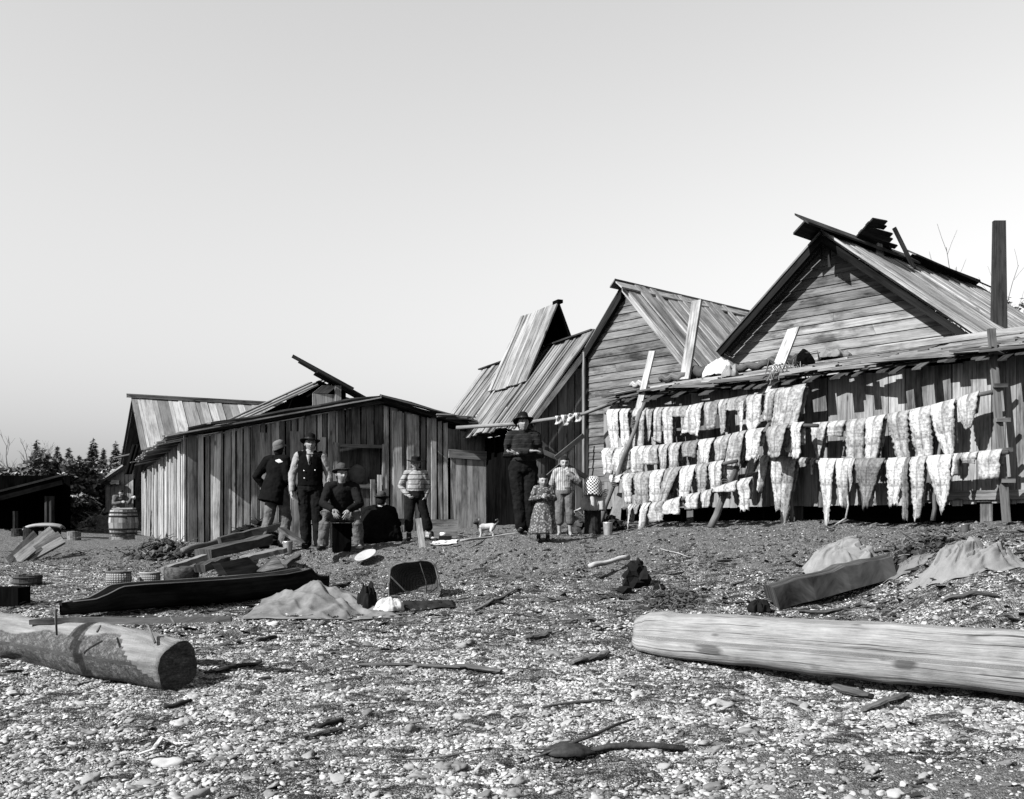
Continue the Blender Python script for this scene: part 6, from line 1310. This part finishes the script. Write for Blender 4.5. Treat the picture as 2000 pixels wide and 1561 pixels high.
def conifer(px, D, ytop, wpx, label, seed):
    rng = random.Random(seed); x = (px-1000)/FX*D; zt = E0+(HY-ytop)/FX*D; zb = 1.5; H = zt-zb; Wd = wpx/FX*D*1.0
    root = empty('conifer_tree', (x, D, zb), label, 'tree', 'conifers behind the yard')
    m = MB(); m.tube([V(x, D, zb), V(x+.05, D, zb+H*.5), V(x, D, zt-.1)], [.28, .15, .02], 7, .6); m.build('trunk', 'old', root)
    m = MB(); n = int(900+H*190)
    for i in range(n):
        f = rng.random()**.62; tier = (math.sin(f*H*2.6*3.1416/1.0+seed)*.5+.5); rr = Wd*(.04+.96*f)*(.55+.45*tier)*(1+.25*math.sin(f*37+seed))
        a = rng.uniform(0, 6.28); q = rr*math.sqrt(rng.uniform(.05, 1)); d = V(math.cos(a), math.sin(a), -.25); p = V(x, D, zt-.1-H*.9*f)+d*q
        s = (.20+.26*f)*rng.uniform(.6, 1.4); b = V(-d.y, d.x, rng.uniform(-.5, .5)).normalized(); e = (d+b*rng.uniform(-.6, .6)).normalized(); k0 = len(m.v)
        for w in (p-e*s*.4, p+b*s*.35, p+e*s, p-b*s*.35-Z*.06): m.v.append(w); m.c.append((0,0,0)); m.t.append(rng.uniform(.9, 2.6))  # lighter leaf tones paint distance haze onto the conifers
        m.f.append([k0, k0+1, k0+2, k0+3])
    m.build('crown', 'leaf', root)
TR = [(52, 75, 905, 40, 'low conifer at the very left edge behind the bushes'), (72, 80, 856, 44, 'tallest broad conifer at the left above the bushes'), (85, 84, 872, 40, 'conifer just right of the tallest broad one'), (112, 80, 868, 36, 'narrow conifer in the middle of the left tree group'), (135, 82, 871, 34, 'slim pointed conifer standing right of centre in the group'), (155, 85, 886, 36, 'shortest conifer between two taller ones'), (182, 78, 852, 44, 'tall pointed conifer left of the pale roofed house'), (202, 90, 872, 34, 'faint conifer next to the tall pointed one'), (226, 84, 858, 44, 'tall ragged conifer nearest the pale roofed house'), (243, 88, 866, 36, 'conifer partly hidden by the pale roofed house')]
for k, (px, D, y, w, lab) in enumerate(TR): conifer(px, D, y, w, lab, k+5)
def bush(px, D, ytop, wpx, label, seed, n=7500, size=.12, yb=1025):
    rng = random.Random(seed); x = (px-1000)/FX*D; zt = E0+(HY-ytop)/FX*D; zb = 1.3; Wd = wpx/FX*D/2
    root = empty('laurel_bush', (x, D, zb), label, 'bush', 'dark bushes behind the left yard'); H = zt-zb
    m = MB()
    for s in (-.4, 0, .4): m.tube([V(x+s*Wd*.3, D, zb), V(x+s*Wd, D, zb+H*.7)], [.07, .02], 6, .6)
    m.build('stem', 'old', root); m = MB()
    for k in range(16):
        a = rng.uniform(-1, 1); z = zb+H*rng.uniform(.1, .86); leafcloud(m, (x+a*Wd*.75, D+rng.uniform(-1, 1), z), (Wd*.45, 1.2, H*.2), n//16, size, rng)
    m.build('crown', 'leaf', root)
BU = [(30, 34, 905, 90, 'dark leafy bush at the far left above the black shed'), (75, 36, 900, 90, 'dark leafy bush second from the left'), (120, 36, 893, 90, 'dark leafy bush third from the left with glossy leaves'), (160, 37, 900, 84, 'dark leafy bush left of the small far shed'), (200, 40, 912, 80, 'dark leafy bush behind the small far shed'), (150, 33, 960, 80, 'lower dark bush between the black shed and the small shed'), (235, 44, 905, 70, 'dark leafy bush behind the pale roofed house')]
for k, (px, D, y, w, lab) in enumerate(BU): bush(px, D, y+4, w, lab, k+50)
m = MB(); rng = random.Random(3)
for k in range(26):
    x = -62+k*3.1+rng.uniform(-1, 1); leafcloud(m, (x, 130+rng.uniform(-6, 6), 4.2), (3.4, 3, 4.6+rng.uniform(-1, 1.2)), 1000, .55, rng, needles=True)
m.build('distant_forest', 'leaf', None, 'far-off dark wood closing the view behind the yard', 'forest', kind='stuff')
def bare(px, D, ytop, spread, label, seed, leafy=False, ybase=None):
    rng = random.Random(seed); x = (px-1000)/FX*D; zt = E0+(HY-ytop)/FX*D; root = empty('bare_tree' if not leafy else 'leafy_sapling', (x, D, 1.6), label, 'tree'); m = MB(); tips = []
    def br(p, d, L, r, lv):
        q = p+d*L; mid = p.lerp(q, .5)+V(rng.uniform(-.04, .04), rng.uniform(-.04, .04), 0)*L; m.tube([p, mid, q], [r, r*.8, r*.6], 5, .9, cap=False); tips.append(q)
        if lv:
            for k in range(3 if lv > 1 else 2):
                a = rng.uniform(0, 6.28); br(p.lerp(q, rng.uniform(.45, 1)), (d+V(math.cos(a), math.sin(a), rng.uniform(-.1, .5))*.55).normalized(), L*rng.uniform(.5, .75), r*.55, lv-1)
    H = zt-1.6; br(V(x, D, 1.6), V(.02, 0, 1), H*.5, .09, 4); br(V(x+.1, D, 1.6+H*.3), V(.25, .1, 1).normalized(), H*.35, .05, 4)
    m.build('trunk', 'post', root, smooth=True)
    if leafy:
        m = MB()
        for t in tips: leafcloud(m, t, (.2, .2, .2), 5, .1, rng)
        m.build('crown', 'leaf', root)
bare(1915, 40, 500, 1, 'bare branched tree rising behind the big house at the right', 4)
bare(1935, 36, 545, 1, 'small twiggy tree close to the tall dark board', 8, True)
bare(882, 32, 792, 1, 'small leafy sapling top showing over the shed roof', 12, True)
bare(35, 60, 850, 1, 'thin bare tree at the left edge before the conifers', 15)
bare(60, 62, 858, 1, 'second thin bare tree left of the broad conifer', 17)

# ------------------------------------------------------------ beach litter (uncountable): pebbles, shell chips, bark chips
def scatter(name, label, cat, n, umin, umax, dmin, dmax, size, tintr, flat, dens=None, sub=2, seed=1, long=1.0, lift=.3, rough=.4, pw=2.0, bumps=.25):
    rng = np.random.default_rng(seed); pts = []; sc = []; ro = []; ti = []
    while len(pts) < n:
        u = rng.uniform(umin, umax); D = math.sqrt(rng.uniform(dmin**2, dmax**2))
        if dens and rng.random() > dens(u, D): continue
        x = (u-1000)/FX*D; s = size[0]+(size[1]-size[0])*rng.random()**pw
        z = gz(x, D); pts.append((x, D, z+s*flat*lift)); k = rng.uniform(.7, 1.3)
        sc.append((s*long*k, s*rng.uniform(.65, 1), s*flat*rng.uniform(.7, 1.2))); ro.append((rng.uniform(-rough, rough), rng.uniform(-rough, rough), rng.uniform(0, 6.28) if long == 1 else rng.normal(.2, .6))); ti.append(tintr[0]+(tintr[1]-tintr[0])*rng.random()**1.3)
    me = bpy.data.meshes.new(name); me.from_pydata(pts, [], [])
    for nm, dt, arr in (('scl', 'FLOAT_VECTOR', sc), ('rot', 'FLOAT_VECTOR', ro)):
        a = me.attributes.new(nm, dt, 'POINT'); a.data.foreach_set('vector', np.array(arr, dtype=np.float32).ravel())
    a = me.attributes.new('tone', 'FLOAT', 'POINT'); a.data.foreach_set('value', np.array(ti, dtype=np.float32))
    a = me.attributes.new('pick', 'INT', 'POINT'); a.data.foreach_set('value', rng.integers(0, 4, len(pts)).astype(np.int32))
    o = bpy.data.objects.new(name, me); COL.objects.link(o); tag(o, label, cat, None, 'stuff')
    k = NT(name+'_surface', .75, .3); t = k.attr('tone', typ='INSTANCER'); p = k.obj(); k.col(k.M('MULTIPLY', t, k.ramp(k.noise(p, 40, 4, .7), [(.3, .65), (.7, 1.25)]))); k.bump(k.noise(p, 90, 3), .3, .003)
    ng = bpy.data.node_groups.new(name+'_scatter', 'GeometryNodeTree'); ng.interface.new_socket('Geometry', in_out='INPUT', socket_type='NodeSocketGeometry'); ng.interface.new_socket('Geometry', in_out='OUTPUT', socket_type='NodeSocketGeometry')
    N = ng.nodes.new; Lk = ng.links.new; gi = N('NodeGroupInput'); go = N('NodeGroupOutput'); ins = N('GeometryNodeInstanceOnPoints')
    join = N('GeometryNodeJoinGeometry')
    for v in range(4):
        ic = N('GeometryNodeMeshIcoSphere'); ic.inputs['Radius'].default_value = 1; ic.inputs['Subdivisions'].default_value = sub
        sp = N('GeometryNodeSetPosition'); nz = N('ShaderNodeTexNoise'); nz.noise_dimensions = '4D'; nz.inputs['W'].default_value = v*3.7+seed; nz.inputs['Scale'].default_value = .9; nz.inputs['Detail'].default_value = 1.5
        pos = N('GeometryNodeInputPosition'); sub_ = N('ShaderNodeMath'); sub_.operation = 'SUBTRACT'; sub_.inputs[1].default_value = .5
        vm = N('ShaderNodeVectorMath'); vm.operation = 'SCALE'; mu = N('ShaderNodeMath'); mu.operation = 'MULTIPLY'; mu.inputs[1].default_value = bumps*4
        Lk(nz.outputs['Fac'], sub_.inputs[0]); Lk(sub_.outputs[0], mu.inputs[0]); Lk(pos.outputs[0], vm.inputs[0]); Lk(mu.outputs[0], vm.inputs['Scale']); Lk(ic.outputs[0], sp.inputs[0]); Lk(vm.outputs[0], sp.inputs['Offset'])
        sm = N('GeometryNodeSetMaterial'); sm.inputs['Material'].default_value = k.m; Lk(sp.outputs[0], sm.inputs[0])
        ss = N('GeometryNodeSetShadeSmooth'); Lk(sm.outputs[0], ss.inputs[0]); ss.inputs['Shade Smooth'].default_value = sub > 1
        g2 = N('GeometryNodeGeometryToInstance'); Lk(ss.outputs[0], g2.inputs[0]); Lk(g2.outputs[0], join.inputs[0])
    def at(nm, dt):
        q = N('GeometryNodeInputNamedAttribute'); q.data_type = dt; q.inputs['Name'].default_value = nm; return next(s for s in q.outputs if s.enabled and s.name == 'Attribute')
    er = N('FunctionNodeEulerToRotation'); Lk(at('rot', 'FLOAT_VECTOR'), er.inputs[0])
    Lk(gi.outputs[0], ins.inputs['Points']); Lk(join.outputs[0], ins.inputs['Instance']); ins.inputs['Pick Instance'].default_value = True
    Lk(at('pick', 'INT'), ins.inputs['Instance Index']); Lk(er.outputs[0], ins.inputs['Rotation']); Lk(at('scl', 'FLOAT_VECTOR'), ins.inputs['Scale']); Lk(ins.outputs[0], go.inputs[0])
    md = o.modifiers.new('scatter', 'NODES'); md.node_group = ng; me.materials.append(k.m); return o
edge = lambda u: float(np.interp(u, [0, 350, 600, 850, 1022, 1300, 1600, 1950], [16.5, 15.2, 14.3, 13.7, 13.0, 12.9, 12.5, 11.5]))
def shellpatch(u, D):
    x = (u-1000)/FX*D; n = noise.noise(V(x*1.0, D*2.2, 5))+.6*noise.noise(V(x*3, D*6, 8)); n2 = 1.0 if n > -.22 else .25
    if D < 6.9 and u > 1330: n2 *= max(.15, min(1, (1330+350-u)/350))
    return n2
def dpeb(u, D): return shellpatch(u, D)*float(np.interp(D, [5, 8, 10.5, 13], [1, .75, .3, .12]))
def dshell(u, D): return shellpatch(u, D)*(1 if D < edge(u) else .12)*float(np.interp(D, [5, 7.5, 9, 14], [.35, .7, 1, .9]))
scatter('pebbles', 'rounded grey beach pebbles covering the lower beach', 'pebbles', 34000, -40, 2040, 5.4, 11.5, (.008, .028), (.06, .27), .5, dpeb, 2, 3, pw=3, bumps=.55)
scatter('pebbles', 'fine gravel between the larger pebbles of the beach', 'gravel', 100000, -40, 2040, 5.4, 10.5, (.005, .013), (.06, .30), .5, lambda u, D: shellpatch(u, D)*float(np.interp(D, [5, 8, 10.5], [1, .8, .5])), 1, 4, bumps=.6)
scatter('shell_chips', 'broken pale clam shells strewn over the middle beach', 'shells', 90000, -40, 2060, 5.6, 16.5, (.006, .020), (.08, .32), .25, dshell, 1, 5, rough=.7, pw=1.6, bumps=.35)
scatter('bark_chips', 'dark bark chips and splinters strewn over beach and bank', 'bark chips', 16000, -40, 2060, 5.6, 19, (.008, .035), (.004, .07), .25, lambda u, D: .5+.5*(noise.noise(V((u-1000)/FX*D*1.0, D*2.2, 5)) < -.05), 1, 6, long=2.6, rough=.35, pw=3, bumps=.4)
scatter('loose_cobbles', 'scattered larger cobbles among the pebbles', 'cobbles', 330, -40, 2040, 5.5, 11, (.03, .07), (.06, .2), .5, lambda u, D: float(np.interp(D, [5, 7, 11], [1, .35, .1])), 3, 7, pw=3, bumps=.7)
scatter('earth_clods', 'dark clods and crumbs of earth along the eroded bank', 'earth clods', 6000, 20, 2040, 12.2, 18, (.008, .035), (.015, .07), .7, lambda u, D: max(.05, math.exp(-((D-edge(u)-.5)/.9)**2)), 1, 9, pw=3.5, bumps=.8)
scatter('bark_slabs', 'larger dark pieces of bark and weed along the strand lines', 'bark pieces', 1500, -20, 2040, 8.6, 13.2, (.02, .06), (.006, .05), .22, lambda u, D: max(.04, math.exp(-((D-11.3)/1.3)**2))*(1 if noise.noise(V((u-1000)/FX*D*.9, D*2.6, 25)) > 0 else .25), 1, 12, long=2.4, rough=.4, pw=2.5, bumps=.9)
